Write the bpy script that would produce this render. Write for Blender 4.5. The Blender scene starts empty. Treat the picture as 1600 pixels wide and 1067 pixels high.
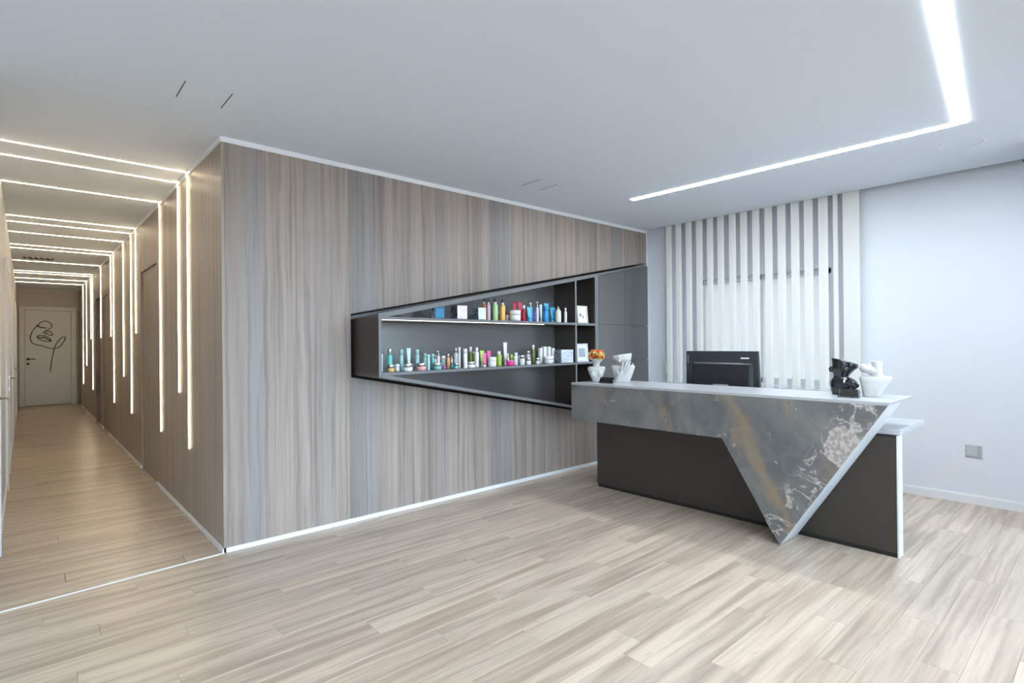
import bpy, bmesh, math, random
from mathutils import Vector, Matrix
random.seed(7)
S = bpy.context.scene
COL = S.collection

# ------------------------------------------------------------------ camera
FPX, YAW, PITCH, ROLL = 853.5, math.radians(48.269), math.radians(0.1676), math.radians(-0.523)
fw = Vector((math.cos(YAW)*math.cos(PITCH), math.sin(YAW)*math.cos(PITCH), math.sin(PITCH)))
rt = Vector((math.sin(YAW), -math.cos(YAW), 0)); up = rt.cross(fw)
r2 = rt*math.cos(ROLL)+up*math.sin(ROLL); u2 = up*math.cos(ROLL)-rt*math.sin(ROLL)
cam = bpy.data.objects.new('camera', bpy.data.cameras.new('camera'))
COL.objects.link(cam)
M = Matrix.Identity(4)
for i in range(3):
    M[i][0], M[i][1], M[i][2] = r2[i], u2[i], -fw[i]
M[0][3], M[1][3], M[2][3] = 0, 0, 1.40
cam.matrix_world = M
cam.data.sensor_width = 36; cam.data.lens = FPX/1600*36
cam.data.clip_start = 0.02; cam.data.clip_end = 200
S.camera = cam

# ------------------------------------------------------------------ world, exposure
SKY = 6.5            # overcast daylight outside the windows
STRIP = 56.0         # ceiling light lines of the room
LEDW = 14.0          # warm corridor lines
S.view_settings.view_transform = 'Standard'; S.view_settings.look = 'None'
S.view_settings.exposure = 0.72; S.view_settings.gamma = 1.0
S.view_settings.use_curve_mapping = False
w = bpy.data.worlds.new('overcast'); S.world = w; w.use_nodes = True
bg = w.node_tree.nodes['Background']
bg.inputs[1].default_value = SKY
_tc = w.node_tree.nodes.new('ShaderNodeTexCoord'); _sx = w.node_tree.nodes.new('ShaderNodeSeparateXYZ')
_rp = w.node_tree.nodes.new('ShaderNodeValToRGB')          # pale overcast sky above a grey street
_rp.color_ramp.elements[0].position = 0.485; _rp.color_ramp.elements[0].color = (0.24, 0.25, 0.26, 1)
_rp.color_ramp.elements[1].position = 0.505; _rp.color_ramp.elements[1].color = (0.66, 0.83, 1.0, 1)
_mm = w.node_tree.nodes.new('ShaderNodeMath'); _mm.operation = 'MULTIPLY_ADD'; _mm.inputs[1].default_value = 0.5; _mm.inputs[2].default_value = 0.5
w.node_tree.links.new(_tc.outputs['Generated'], _sx.inputs[0]); w.node_tree.links.new(_sx.outputs[2], _mm.inputs[0])
w.node_tree.links.new(_mm.outputs[0], _rp.inputs[0]); w.node_tree.links.new(_rp.outputs[0], bg.inputs[0])
def portal(x0, x1, z0, z1, y):
    L = bpy.data.lights.new('daylight_portal', 'AREA'); L.shape = 'RECTANGLE'
    L.size = x1-x0; L.size_y = z1-z0; L.cycles.is_portal = True
    o = bpy.data.objects.new('daylight_portal', L); COL.objects.link(o)
    o.location = ((x0+x1)/2, y, (z0+z1)/2); o.rotation_euler = (math.radians(90), 0, 0)
    return o

# ------------------------------------------------------------------ materials
def newmat(name):
    m = bpy.data.materials.new(name); m.use_nodes = True
    nt = m.node_tree; b = nt.nodes['Principled BSDF']
    return m, nt, b
def P(name, col, rough=0.5, metal=0.0, spec=0.5, trans=0.0, emit=None, es=0.0, coat=0.0, bump=0.0, bscale=200, var=0.0):
    m, nt, b = newmat(name)
    b.inputs['Base Color'].default_value = (*col, 1); b.inputs['Roughness'].default_value = rough
    b.inputs['Metallic'].default_value = metal; b.inputs['Specular IOR Level'].default_value = spec
    b.inputs['Transmission Weight'].default_value = trans; b.inputs['Coat Weight'].default_value = coat
    if emit:
        b.inputs['Emission Color'].default_value = (*emit, 1); b.inputs['Emission Strength'].default_value = es
    if bump or var:
        tc = nt.nodes.new('ShaderNodeTexCoord'); n = nt.nodes.new('ShaderNodeTexNoise')
        n.inputs['Scale'].default_value = bscale; n.inputs['Detail'].default_value = 3
        nt.links.new(tc.outputs['Object'], n.inputs['Vector'])
        if bump:
            bp = nt.nodes.new('ShaderNodeBump'); bp.inputs['Strength'].default_value = bump; bp.inputs['Distance'].default_value = 0.002
            nt.links.new(n.outputs['Fac'], bp.inputs['Height']); nt.links.new(bp.outputs['Normal'], b.inputs['Normal'])
        if var:
            r = nt.nodes.new('ShaderNodeMix'); r.data_type = 'RGBA'
            r.inputs['A'].default_value = (*[c*(1-var) for c in col], 1); r.inputs['B'].default_value = (*[min(1, c*(1+var)) for c in col], 1)
            nt.links.new(n.outputs['Fac'], r.inputs['Factor']); nt.links.new(r.outputs['Result'], b.inputs['Base Color'])
    return m
class NT:
    """tiny helper for building node graphs"""
    def __init__(s, nt): s.nt = nt
    def n(s, typ, **kw):
        nd = s.nt.nodes.new(typ)
        for k, v in kw.items(): setattr(nd, k, v)
        return nd
    def put(s, sock, v):
        if isinstance(v, bpy.types.NodeSocket): s.nt.links.new(v, sock)
        else: sock.default_value = v
    def math(s, op, a, b=0.0, c=0.0, clamp=False):
        nd = s.n('ShaderNodeMath', operation=op, use_clamp=clamp)
        for i, v in enumerate((a, b, c)): s.put(nd.inputs[i], v)
        return nd.outputs[0]
    def mix(s, f, a, b):
        nd = s.n('ShaderNodeMix', data_type='RGBA')
        s.put(nd.inputs['Factor'], f)
        for k, v in (('A', a), ('B', b)):
            s.put(nd.inputs[k], v if isinstance(v, bpy.types.NodeSocket) else (*v, 1))
        return nd.outputs['Result']
    def noise(s, vec, scale, detail=4, dist=0.0, rough=0.55):
        nd = s.n('ShaderNodeTexNoise'); s.put(nd.inputs['Vector'], vec)
        nd.inputs['Scale'].default_value = scale; nd.inputs['Detail'].default_value = detail
        nd.inputs['Distortion'].default_value = dist; nd.inputs['Roughness'].default_value = rough
        return nd.outputs['Fac']
    def smooth(s, v, a, b):
        nd = s.n('ShaderNodeMapRange', interpolation_type='SMOOTHSTEP')
        s.put(nd.inputs[0], v); nd.inputs[1].default_value = a; nd.inputs[2].default_value = b
        return nd.outputs[0]
    def vec(s, x, y, z):
        nd = s.n('ShaderNodeCombineXYZ')
        for i, v in enumerate((x, y, z)): s.put(nd.inputs[i], v)
        return nd.outputs[0]
    def sep(s, v):
        nd = s.n('ShaderNodeSeparateXYZ'); s.put(nd.inputs[0], v); return nd.outputs

def wall_wood(name, axis, light, mid, dark, blue):
    """wood laminate with vertical boards printed along z; axis 0/1 is the horizontal axis"""
    m, nt, b = newmat(name); g = NT(nt)
    tc = g.n('ShaderNodeNewGeometry'); x = g.sep(tc.outputs['Position'])
    h = x[axis]; z = x[2]
    # printed boards of uneven width: cells along h
    vo = g.n('ShaderNodeTexVoronoi', voronoi_dimensions='1D'); vo.inputs['Scale'].default_value = 8.0
    g.put(vo.inputs['W'], h)
    cell = g.sep(vo.outputs['Color'])
    off = g.math('MULTIPLY', cell[0], 37.0)
    wob = g.noise(g.vec(g.math('MULTIPLY', h, 1.2), off, g.math('MULTIPLY', z, 1.1)), 1.6, 3)
    hh = g.math('ADD', h, g.math('MULTIPLY', wob, 0.045))
    gr1 = g.noise(g.vec(g.math('MULTIPLY', hh, 26.0), off, g.math('MULTIPLY', z, 0.45)), 1.0, 5, 0.4)
    gr2 = g.noise(g.vec(g.math('MULTIPLY', hh, 190.0), off, g.math('MULTIPLY', z, 3.0)), 1.0, 3)
    c = g.mix(g.smooth(gr1, 0.36, 0.66), mid, light)
    c = g.mix(g.math('MULTIPLY', g.smooth(cell[1], 0.35, 0.95), 0.6), c, blue)
    c = g.mix(g.math('MULTIPLY', g.smooth(gr1, 0.46, 0.30), 0.55), c, dark)
    c = g.mix(g.math('MULTIPLY', g.smooth(cell[2], 0.55, 1.0), 0.32), c, dark)
    c = g.mix(g.math('MULTIPLY', g.smooth(gr2, 0.45, 0.75), 0.34), c, dark)
    ln = g.smooth(g.math('ABSOLUTE', g.math('SUBTRACT', gr1, 0.44)), 0.016, 0.0)
    c = g.mix(g.math('MULTIPLY', g.math('MULTIPLY', ln, g.smooth(wob, 0.42, 0.60)), 0.5), c, dark)
    nt.links.new(c, b.inputs['Base Color'])
    b.inputs['Roughness'].default_value = 0.42; b.inputs['Specular IOR Level'].default_value = 0.35
    bp = g.n('ShaderNodeBump'); bp.inputs['Strength'].default_value = 0.12; bp.inputs['Distance'].default_value = 0.001
    nt.links.new(gr2, bp.inputs['Height']); nt.links.new(bp.outputs['Normal'], b.inputs['Normal'])
    return m
def floor_wood(name, per_object=True):
    m, nt, b = newmat(name); g = NT(nt)
    tc = g.n('ShaderNodeTexCoord'); x = g.sep(tc.outputs['Object'])
    if per_object:
        rnd = g.n('ShaderNodeObjectInfo').outputs['Random']; X, Y = x[0], x[1]
    else:                                           # far boards, too small to pick apart
        row = g.math('FLOOR', g.math('DIVIDE', x[1], 0.15))
        wn = g.n('ShaderNodeTexWhiteNoise', noise_dimensions='1D'); g.put(wn.inputs['W'], row)
        rnd = wn.outputs['Value']; X, Y = x[0], x[1]
    off = g.math('MULTIPLY', rnd, 91.0)
    wob = g.noise(g.vec(g.math('MULTIPLY', X, 1.3), g.math('MULTIPLY', Y, 2.0), off), 1.4, 2)
    yy = g.math('ADD', Y, g.math('MULTIPLY', wob, 0.035))
    n1 = g.noise(g.vec(g.math('MULTIPLY', X, 1.1), g.math('MULTIPLY', yy, 21.0), off), 1.0, 6, 0.3)
    n2 = g.noise(g.vec(g.math('MULTIPLY', X, 6.0), g.math('MULTIPLY', yy, 130.0), off), 1.0, 4)
    n3 = g.noise(g.vec(g.math('MULTIPLY', X, 2.4), g.math('MULTIPLY', Y, 11.0), g.math('ADD', off, 5.0)), 1.3, 6, 0.8, 0.65)
    c = g.mix(g.smooth(n1, 0.30, 0.64), (0.36, 0.28, 0.21), (0.58, 0.475, 0.37))
    c = g.mix(g.math('MULTIPLY', g.smooth(n3, 0.54, 0.74), 0.45), c, (0.29, 0.24, 0.20))
    c = g.mix(g.math('MULTIPLY', g.smooth(n2, 0.50, 0.80), 0.34), c, (0.33, 0.26, 0.20))
    t = g.math('ADD', g.math('MULTIPLY', rnd, 0.20), 0.90)
    v = g.n('ShaderNodeVectorMath', operation='SCALE'); g.put(v.inputs[0], c); g.put(v.inputs['Scale'], t)
    nt.links.new(v.outputs[0], b.inputs['Base Color'])
    b.inputs['Roughness'].default_value = 0.30; b.inputs['Specular IOR Level'].default_value = 0.6
    bp = g.n('ShaderNodeBump'); bp.inputs['Strength'].default_value = 0.10; bp.inputs['Distance'].default_value = 0.001
    nt.links.new(n2, bp.inputs['Height']); nt.links.new(bp.outputs['Normal'], b.inputs['Normal'])
    return m
def stone_mat(name):
    """dark grey slate-like stone with ochre veins and pale broken inclusions; object space (y, z) of the desk"""
    m, nt, b = newmat(name); g = NT(nt)
    tc = g.n('ShaderNodeTexCoord'); ob = tc.outputs['Object']; x = g.sep(ob)
    big = g.noise(ob, 1.7, 6, 1.2); mid = g.noise(ob, 7.0, 8, 0.8); fine = g.noise(ob, 60, 4)
    c = g.mix(g.smooth(big, 0.35, 0.65), (0.125, 0.127, 0.130), (0.225, 0.220, 0.210))
    c = g.mix(g.math('MULTIPLY', g.smooth(mid, 0.45, 0.7), 0.35), c, (0.24, 0.235, 0.22))
    c = g.mix(g.math('MULTIPLY', fine, 0.18), c, (0.09, 0.088, 0.086))
    # ochre veins leaning down to the right
    d1 = g.noise(ob, 2.2, 5, 0.6)
    u = g.math('SUBTRACT', g.math('MULTIPLY', x[1], 0.86), g.math('MULTIPLY', x[2], 0.50))
    u = g.math('ADD', u, g.math('MULTIPLY', d1, 0.55))
    wv = g.math('SINE', g.math('MULTIPLY', u, 13.0))
    vein = g.math('MULTIPLY', g.smooth(wv, 0.72, 0.99), g.smooth(g.noise(ob, 2.6, 3), 0.42, 0.62))
    c = g.mix(g.math('MULTIPLY', vein, 0.60), c, (0.29, 0.22, 0.145))
    wv2 = g.math('ABSOLUTE', g.math('SINE', g.math('ADD', g.math('MULTIPLY', u, 31.0), g.math('MULTIPLY', mid, 3.0))))
    thin = g.math('MULTIPLY', g.smooth(wv2, 0.09, 0.0), g.smooth(big, 0.40, 0.62))
    c = g.mix(g.math('MULTIPLY', thin, 0.6), c, (0.07, 0.055, 0.045))
    # one broad ochre streak right of the knee
    us = g.math('ADD', g.math('ADD', x[1], g.math('MULTIPLY', x[2], -0.52)), g.math('MULTIPLY', d1, 0.34))
    st = g.math('ABSOLUTE', g.math('SUBTRACT', us, -0.60))
    c = g.mix(g.math('MULTIPLY', g.smooth(st, 0.060, 0.0), 0.62), c, (0.31, 0.225, 0.135))
    # pale inclusions close to the slanting edge
    de = g.math('ADD', g.math('MULTIPLY', g.math('ADD', x[1], 1.255), 0.848), g.math('MULTIPLY', g.math('SUBTRACT', x[2], 1.015), 0.530))
    cr = g.noise(ob, 5.0, 3, 1.0, 0.6)
    band = g.smooth(g.math('ABSOLUTE', g.math('SUBTRACT', de, 0.09)), 0.13, 0.04)
    rid = g.smooth(g.math('ABSOLUTE', g.math('SUBTRACT', g.math('ADD', cr, g.math('MULTIPLY', g.math('SUBTRACT', fine, 0.5), 0.06)), 0.5)), 0.030, 0.014)
    pale = g.math('MULTIPLY', band, rid)
    ey = g.math('DIVIDE', g.math('ADD', x[1], 1.03), 0.13); ez = g.math('DIVIDE', g.math('SUBTRACT', x[2], 0.73), 0.17)
    er = g.math('ADD', g.math('MULTIPLY', ey, ey), g.math('MULTIPLY', ez, ez))
    blob = g.smooth(g.math('ADD', er, g.math('MULTIPLY', g.math('SUBTRACT', g.noise(ob, 9.0, 5, 0.5), 0.5), 3.5)), 0.80, 0.70)
    pale = g.math('MAXIMUM', pale, blob)
    few = g.math('MULTIPLY', g.smooth(g.noise(ob, 5.5, 6, 1.0), 0.665, 0.69), 0.8)
    pale = g.math('MAXIMUM', pale, few)
    spk = g.smooth(g.noise(ob, 46, 4), 0.42, 0.60)
    c = g.mix(pale, c, g.mix(spk, (0.33, 0.30, 0.275), (0.52, 0.48, 0.44)))
    nt.links.new(c, b.inputs['Base Color'])
    b.inputs['Roughness'].default_value = 0.38; b.inputs['Specular IOR Level'].default_value = 0.45
    return m
def floral(name, a, bcol, scale=60):
    m, nt, b = newmat(name); g = NT(nt)
    tc = g.n('ShaderNodeTexCoord')
    f = g.smooth(g.noise(tc.outputs['Object'], scale, 3, 1.5), 0.47, 0.53)
    nt.links.new(g.mix(f, a, bcol), b.inputs['Base Color']); b.inputs['Roughness'].default_value = 0.4
    return m
def glassy(name, tint=(1, 1, 1), fres=1.45, rough=0.0):
    m = bpy.data.materials.new(name); m.use_nodes = True; nt = m.node_tree; g = NT(nt)
    nt.nodes.remove(nt.nodes['Principled BSDF']); out = nt.nodes['Material Output']
    t = g.n('ShaderNodeBsdfTransparent'); t.inputs[0].default_value = (*tint, 1)
    gl = g.n('ShaderNodeBsdfGlossy'); gl.inputs['Roughness'].default_value = rough
    fr = g.n('ShaderNodeFresnel'); fr.inputs['IOR'].default_value = fres
    mx = g.n('ShaderNodeMixShader')
    nt.links.new(fr.outputs[0], mx.inputs[0]); nt.links.new(t.outputs[0], mx.inputs[1]); nt.links.new(gl.outputs[0], mx.inputs[2])
    nt.links.new(mx.outputs[0], out.inputs['Surface'])
    return m
def frosted(name):
    m = bpy.data.materials.new(name); m.use_nodes = True; nt = m.node_tree; g = NT(nt)
    nt.nodes.remove(nt.nodes['Principled BSDF']); out = nt.nodes['Material Output']
    t = g.n('ShaderNodeBsdfTranslucent'); t.inputs[0].default_value = (0.46, 0.445, 0.43, 1)
    d = g.n('ShaderNodeBsdfDiffuse'); d.inputs[0].default_value = (0.75, 0.77, 0.78, 1)
    mx = g.n('ShaderNodeMixShader'); mx.inputs[0].default_value = 0.20
    nt.links.new(t.outputs[0], mx.inputs[1]); nt.links.new(d.outputs[0], mx.inputs[2]); nt.links.new(mx.outputs[0], out.inputs['Surface'])
    return m
def vane_mat(name):
    m = bpy.data.materials.new(name); m.use_nodes = True; nt = m.node_tree; g = NT(nt)
    nt.nodes.remove(nt.nodes['Principled BSDF']); out = nt.nodes['Material Output']
    d = g.n('ShaderNodeBsdfDiffuse'); d.inputs[0].default_value = (0.90, 0.90, 0.87, 1)
    t = g.n('ShaderNodeBsdfTranslucent'); t.inputs[0].default_value = (0.88, 0.88, 0.84, 1)
    mx = g.n('ShaderNodeMixShader'); mx.inputs[0].default_value = 0.28
    nt.links.new(d.outputs[0], mx.inputs[1]); nt.links.new(t.outputs[0], mx.inputs[2]); nt.links.new(mx.outputs[0], out.inputs['Surface'])
    return m
def emitter(name, col, strength, dots=0.0, axis=2):
    m, nt, b = newmat(name)
    b.inputs['Base Color'].default_value = (0.8, 0.8, 0.8, 1)
    b.inputs['Emission Color'].default_value = (*col, 1); b.inputs['Emission Strength'].default_value = strength
    if dots:
        g = NT(nt); tc = g.n('ShaderNodeTexCoord'); x = g.sep(tc.outputs['Object'])
        s_ = g.math('SINE', g.math('MULTIPLY', x[axis], 2*math.pi/dots))
        nt.links.new(g.math('MULTIPLY', g.smooth(s_, -0.4, 0.3), strength), b.inputs['Emission Strength'])
    return m

MAT = {}
MAT['wall'] = P('cool white wall paint', (0.74, 0.77, 0.81), 0.65, bump=0.05, bscale=300)
MAT['ceiling'] = P('cool white ceiling paint', (0.725, 0.772, 0.838), 0.8, spec=0.3)
MAT['wall_warm'] = P('warm white wall paint', (0.56, 0.52, 0.46), 0.65)
MAT['trim'] = P('white lacquered trim', (0.80, 0.81, 0.83), 0.4)
MAT['door'] = P('white lacquered door', (0.66, 0.65, 0.62), 0.35)
MAT['wood'] = wall_wood('grey brown wood laminate', 0, (0.40, 0.332, 0.290), (0.315, 0.26, 0.228), (0.165, 0.138, 0.125), (0.25, 0.25, 0.258))
MAT['wood_side'] = wall_wood('grey brown wood laminate corridor', 1, (0.42, 0.355, 0.295), (0.34, 0.285, 0.235), (0.23, 0.19, 0.155), (0.32, 0.28, 0.24))
MAT['floor'] = floor_wood('oak plank'); MAT['floor_far'] = floor_wood('oak boards far', False)
MAT['underlay'] = P('dark joint', (0.10, 0.08, 0.065), 0.8)
MAT['stone'] = stone_mat('veined slate stone')
MAT['dark'] = P('dark taupe laminate', (0.045, 0.036, 0.028), 0.30, spec=0.7, bump=0.03, bscale=500)
MAT['brown'] = P('dark brown laminate', (0.044, 0.035, 0.028), 0.38, spec=0.5, bump=0.03, bscale=500)
MAT['satin'] = P('satin graphite laminate', (0.15, 0.147, 0.145), 0.26, metal=0.45, spec=0.9)
MAT['black'] = P('matt black', (0.012, 0.012, 0.012), 0.6)
MAT['edge'] = P('pale grey edge band', (0.17, 0.175, 0.18), 0.4)
MAT['alu'] = P('brushed aluminium', (0.62, 0.62, 0.62), 0.3, 1.0)
MAT['chrome'] = P('chrome', (0.85, 0.85, 0.86), 0.08, 1.0)
MAT['top'] = P('pale grey stone worktop', (0.44, 0.45, 0.46), 0.28, var=0.10, bscale=9)
MAT['side'] = P('paled stone edge', (0.64, 0.65, 0.67), 0.3, var=0.05, bscale=9)  # lighter than the stone front, stands in for reflected floor light
MAT['solar'] = frosted('frosted glass')
MAT['glass'] = glassy('window glass', (0.96, 0.98, 0.98))
MAT['acrylic'] = glassy('clear acrylic', (0.93, 0.95, 0.96), 1.5)
MAT['vane'] = vane_mat('blind fabric')
MAT['strip'] = emitter('white light line', (0.83, 0.91, 1.0), STRIP)
MAT['led'] = emitter('warm light line', (1.0, 0.81, 0.55), LEDW)
MAT['shelf_led'] = emitter('shelf light dots', (1.0, 0.90, 0.80), 4.0, 0.016, 0)
MAT['ceramic'] = P('white ceramic', (0.52, 0.515, 0.50), 0.45, bump=0.04, bscale=120)
MAT['blackgloss'] = P('glossy black ceramic', (0.005, 0.007, 0.010), 0.06, coat=0.6)
MAT['plastic'] = P('dark monitor plastic', (0.035, 0.038, 0.042), 0.42, bump=0.03, bscale=900)
MAT['plastic2'] = P('black monitor plastic', (0.018, 0.019, 0.021), 0.38)
MAT['grey'] = P('grey socket plastic', (0.42, 0.44, 0.46), 0.4)
MAT['ink'] = P('black line', (0.02, 0.018, 0.015), 0.5)
_c = {}
def C(col, rough=0.32, metal=0.0, trans=0.0):
    k = (col, rough, metal, trans)
    if k not in _c: _c[k] = P('pack %d' % (len(_c)+1), col, rough, metal, trans=trans)
    return _c[k]

# ------------------------------------------------------------------ mesh helpers (all in world coordinates; parent offset is subtracted)
class MB:
    def __init__(s): s.v, s.f, s.m, s.s = [], [], [], []
    def add(s, v, f, mi=0, sm=False):
        o = len(s.v); s.v += [tuple(p) for p in v]
        s.f += [tuple(i+o for i in q) for q in f]; s.m += [mi]*len(f); s.s += [sm]*len(f)
        return s
    def box(s, x0, x1, y0, y1, z0, z1, mi=0):
        x0, x1 = sorted((x0, x1)); y0, y1 = sorted((y0, y1)); z0, z1 = sorted((z0, z1))
        v = [(x0, y0, z0), (x1, y0, z0), (x1, y1, z0), (x0, y1, z0), (x0, y0, z1), (x1, y0, z1), (x1, y1, z1), (x0, y1, z1)]
        return s.add(v, [(0, 3, 2, 1), (4, 5, 6, 7), (0, 1, 5, 4), (1, 2, 6, 5), (2, 3, 7, 6), (3, 0, 4, 7)], mi)
    def hull(s, a, b, mi=0, sm=False):
        """prism between two matching loops a (start) and b (end)"""
        n = len(a)
        f = [tuple(range(n))[::-1], tuple(range(n, 2*n))] + [(i, (i+1) % n, n+(i+1) % n, n+i) for i in range(n)]
        o = len(s.f); s.add(list(a)+list(b), f, mi)
        if sm:
            for i in range(o+2, len(s.f)): s.s[i] = True
        return s
    def lathe(s, prof, n=20, c=(0, 0, 0), mi=0, sm=True, sx=1.0, sy=1.0):
        v, f = [], []
        for r, z in prof:
            for k in range(n):
                a = 2*math.pi*k/n; v.append((c[0]+sx*r*math.cos(a), c[1]+sy*r*math.sin(a), c[2]+z))
        for i in range(len(prof)-1):
            for k in range(n):
                f.append((i*n+k, i*n+(k+1) % n, (i+1)*n+(k+1) % n, (i+1)*n+k))
        s.add(v, f, mi, sm)
        o = len(s.v)-len(v)
        s.f.append(tuple(o+k for k in range(n))[::-1]); s.m.append(mi); s.s.append(False)
        s.f.append(tuple(o+(len(prof)-1)*n+k for k in range(n))); s.m.append(mi); s.s.append(False)
        return s
    def tube(s, pts, r, n=10, mi=0):
        """tapering tube through points; r is a number or a list"""
        pts = [Vector(p) for p in pts]; rr = r if isinstance(r, (list, tuple)) else [r]*len(pts)
        rings = []
        for i, p in enumerate(pts):
            t = (pts[min(i+1, len(pts)-1)]-pts[max(i-1, 0)]).normalized()
            a = t.cross(Vector((0, 0, 1)) if abs(t.z) < 0.9 else Vector((1, 0, 0))).normalized(); b = t.cross(a)
            rings.append([p+(a*math.cos(2*math.pi*k/n)+b*math.sin(2*math.pi*k/n))*rr[i] for k in range(n)])
        v = [q for ring in rings for q in ring]; m = len(rings)
        f = [(i*n+k, i*n+(k+1) % n, (i+1)*n+(k+1) % n, (i+1)*n+k) for i in range(m-1) for k in range(n)]
        f += [tuple(range(n))[::-1], tuple((m-1)*n+k for k in range(n))]
        return s.add(v, f, mi, True)
    def ball(s, c, rx, ry, rz, n=14, m=9, mi=0):
        prof = [(max(0.02, math.sin(math.pi*i/m)), -math.cos(math.pi*i/m)) for i in range(m+1)]
        v, f = [], []
        for r, z in prof:
            for k in range(n):
                a = 2*math.pi*k/n; v.append((c[0]+rx*r*math.cos(a), c[1]+ry*r*math.sin(a), c[2]+rz*z))
        f = [(i*n+k, i*n+(k+1) % n, (i+1)*n+(k+1) % n, (i+1)*n+k) for i in range(m) for k in range(n)]
        f += [tuple(range(n))[::-1], tuple(m*n+k for k in range(n))]
        return s.add(v, f, mi, True)
    def build(s, name, mats, parent=None, loc=None, bevel=0.0, seg=1):
        if not isinstance(mats, (list, tuple)): mats = [mats]
        o0 = Vector(loc) if loc is not None else (Vector((0, 0, 0)))
        po = parent['_o'] if parent is not None and '_o' in parent else (0, 0, 0)
        base = Vector(po) if parent is not None else o0
        me = bpy.data.meshes.new(name)
        me.from_pydata([tuple(Vector(p)-base) for p in s.v], [], s.f)
        for m in mats: me.materials.append(m)
        me.polygons.foreach_set('material_index', s.m); me.polygons.foreach_set('use_smooth', s.s)
        me.update(); bm = bmesh.new(); bm.from_mesh(me); bmesh.ops.recalc_face_normals(bm, faces=bm.faces); bm.to_mesh(me); bm.free()
        o = bpy.data.objects.new(name, me); COL.objects.link(o)
        if parent is not None:
            o.parent = parent; o['_o'] = tuple(po)
        else:
            o.location = base; o['_o'] = tuple(base)
        if bevel:
            bv = o.modifiers.new('bevel', 'BEVEL'); bv.width = bevel; bv.segments = seg; bv.limit_method = 'ANGLE'
        return o
def tag(o, label, cat, group=None):
    o['label'] = label; o['category'] = cat
    if group: o['group'] = group
    return o
def thing(name, label, cat, loc, group=None):
    o = bpy.data.objects.new(name, None); COL.objects.link(o); o.empty_display_size = 0.05
    o.location = loc; o['_o'] = tuple(loc)
    return tag(o, label, cat, group)
def struct(o): o['kind'] = 'structure'; return o

# ------------------------------------------------------------------ key dimensions (metres; camera stands at x = y = 0)
YW, XC, XW, ZC = 4.066, 1.0, 6.0, 2.82       # wood wall plane, its corner, blind wall plane, ceiling
XE = 5.90                                     # edge of ceiling before the blind pocket
YEND, XL, YF = 17.3, -0.145, -1.6             # corridor end, corridor left wall, window front
WEND = 5.94                                   # end of the wood cladding

# ------------------------------------------------------------------ floor
fl = struct(MB().box(-3.3, XW+0.3, YF-0.3, 14.0, -0.12, -0.006).box(-0.4, XC+0.3, 14.0, YEND+0.3, -0.12, 0.0).build('floor', MAT['floor_far']))
PW, PL = 0.15, 1.22
def plank_mesh(L):
    b = MB(); x, y, c, t = L/2-0.0004, PW/2-0.0004, 0.0007, 0.005
    v = [(-x, -y, -t), (x, -y, -t), (x, y, -t), (-x, y, -t), (-x, -y, -c), (x, -y, -c), (x, y, -c), (-x, y, -c), (-x+c, -y+c, 0), (x-c, -y+c, 0), (x-c, y-c, 0), (-x+c, y-c, 0)]
    f = [(8, 9, 10, 11)] + [(i, (i+1) % 4, 4+(i+1) % 4, 4+i) for i in range(4)] + [(4+i, 4+(i+1) % 4, 8+(i+1) % 4, 8+i) for i in range(4)]
    me = bpy.data.meshes.new('plank'); me.from_pydata(v, [], f); me.materials.append(MAT['floor']); me.update()
    return me
pm_cache = {}
def plank(x0, x1, y):
    L = round(x1-x0, 2)
    if L < 0.06: return
    if L not in pm_cache: pm_cache[L] = plank_mesh(L)
    o = bpy.data.objects.new('plank', pm_cache[L]); COL.objects.link(o); o.parent = fl
    o.location = ((x0+x1)/2, y, 0)
def plank_row(y, xa, xb, shift):
    x = xa-shift
    while x < xb:
        a, b2 = max(x, xa), min(x+PL, xb)
        plank(a, b2, y); x += PL
y = YW-PW/2-0.001; k = 0
while y > -0.2:
    xa = -0.3 if y > 1.5 else 0.0
    plank_row(y, xa, 5.99, [0.0, 0.44, 0.86, 0.21, 0.65, 1.05, 0.33, 0.76][k % 8]); y -= PW; k += 1
y = YW+PW/2+0.001; k = 0
while y < 14.0:
    plank_row(y, XL, XC+0.02, [0.3, 0.9, 0.6, 0.1, 1.0, 0.45][k % 6]); y += PW; k += 1
ts = MB().hull([(XL, 3.958, 0.0), (XL, 3.978, 0.0), (XL, 3.972, 0.004), (XL, 3.964, 0.004)], [(XC, 4.048, 0.0), (XC, 4.068, 0.0), (XC, 4.062, 0.004), (XC, 4.054, 0.004)]).build('trim_threshold', MAT['trim']); struct(ts)

# ------------------------------------------------------------------ ceiling
cb = MB().box(-3.0, XE, 0.53, YEND+0.1, ZC, ZC+0.06).box(-3.0, XW+0.1, YF-0.2, 0.53, ZC, ZC+0.06)
cb.box(XE-0.02, XW+0.1, 0.5, YW+0.3, 3.06, 3.10).box(XE-0.03, XE, 0.53, YW+0.2, ZC+0.06, 3.06).box(XE, XW, 0.50, 0.53, ZC, 3.06)
struct(cb.build('ceiling', MAT['ceiling']))

# ------------------------------------------------------------------ shelf niche outline shared by wall and cabinet
def zt(x): return 1.627+0.1916*(x-1.945)      # top of the cabinet
def zb(x): return 1.156-0.1877*(x-1.945)      # underside of the cabinet
def yf(x): return 3.655+(x-1.945)*(4.04-3.655)/(5.95-1.945)   # its slanting front
YB = 4.195                                    # back panel

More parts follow.
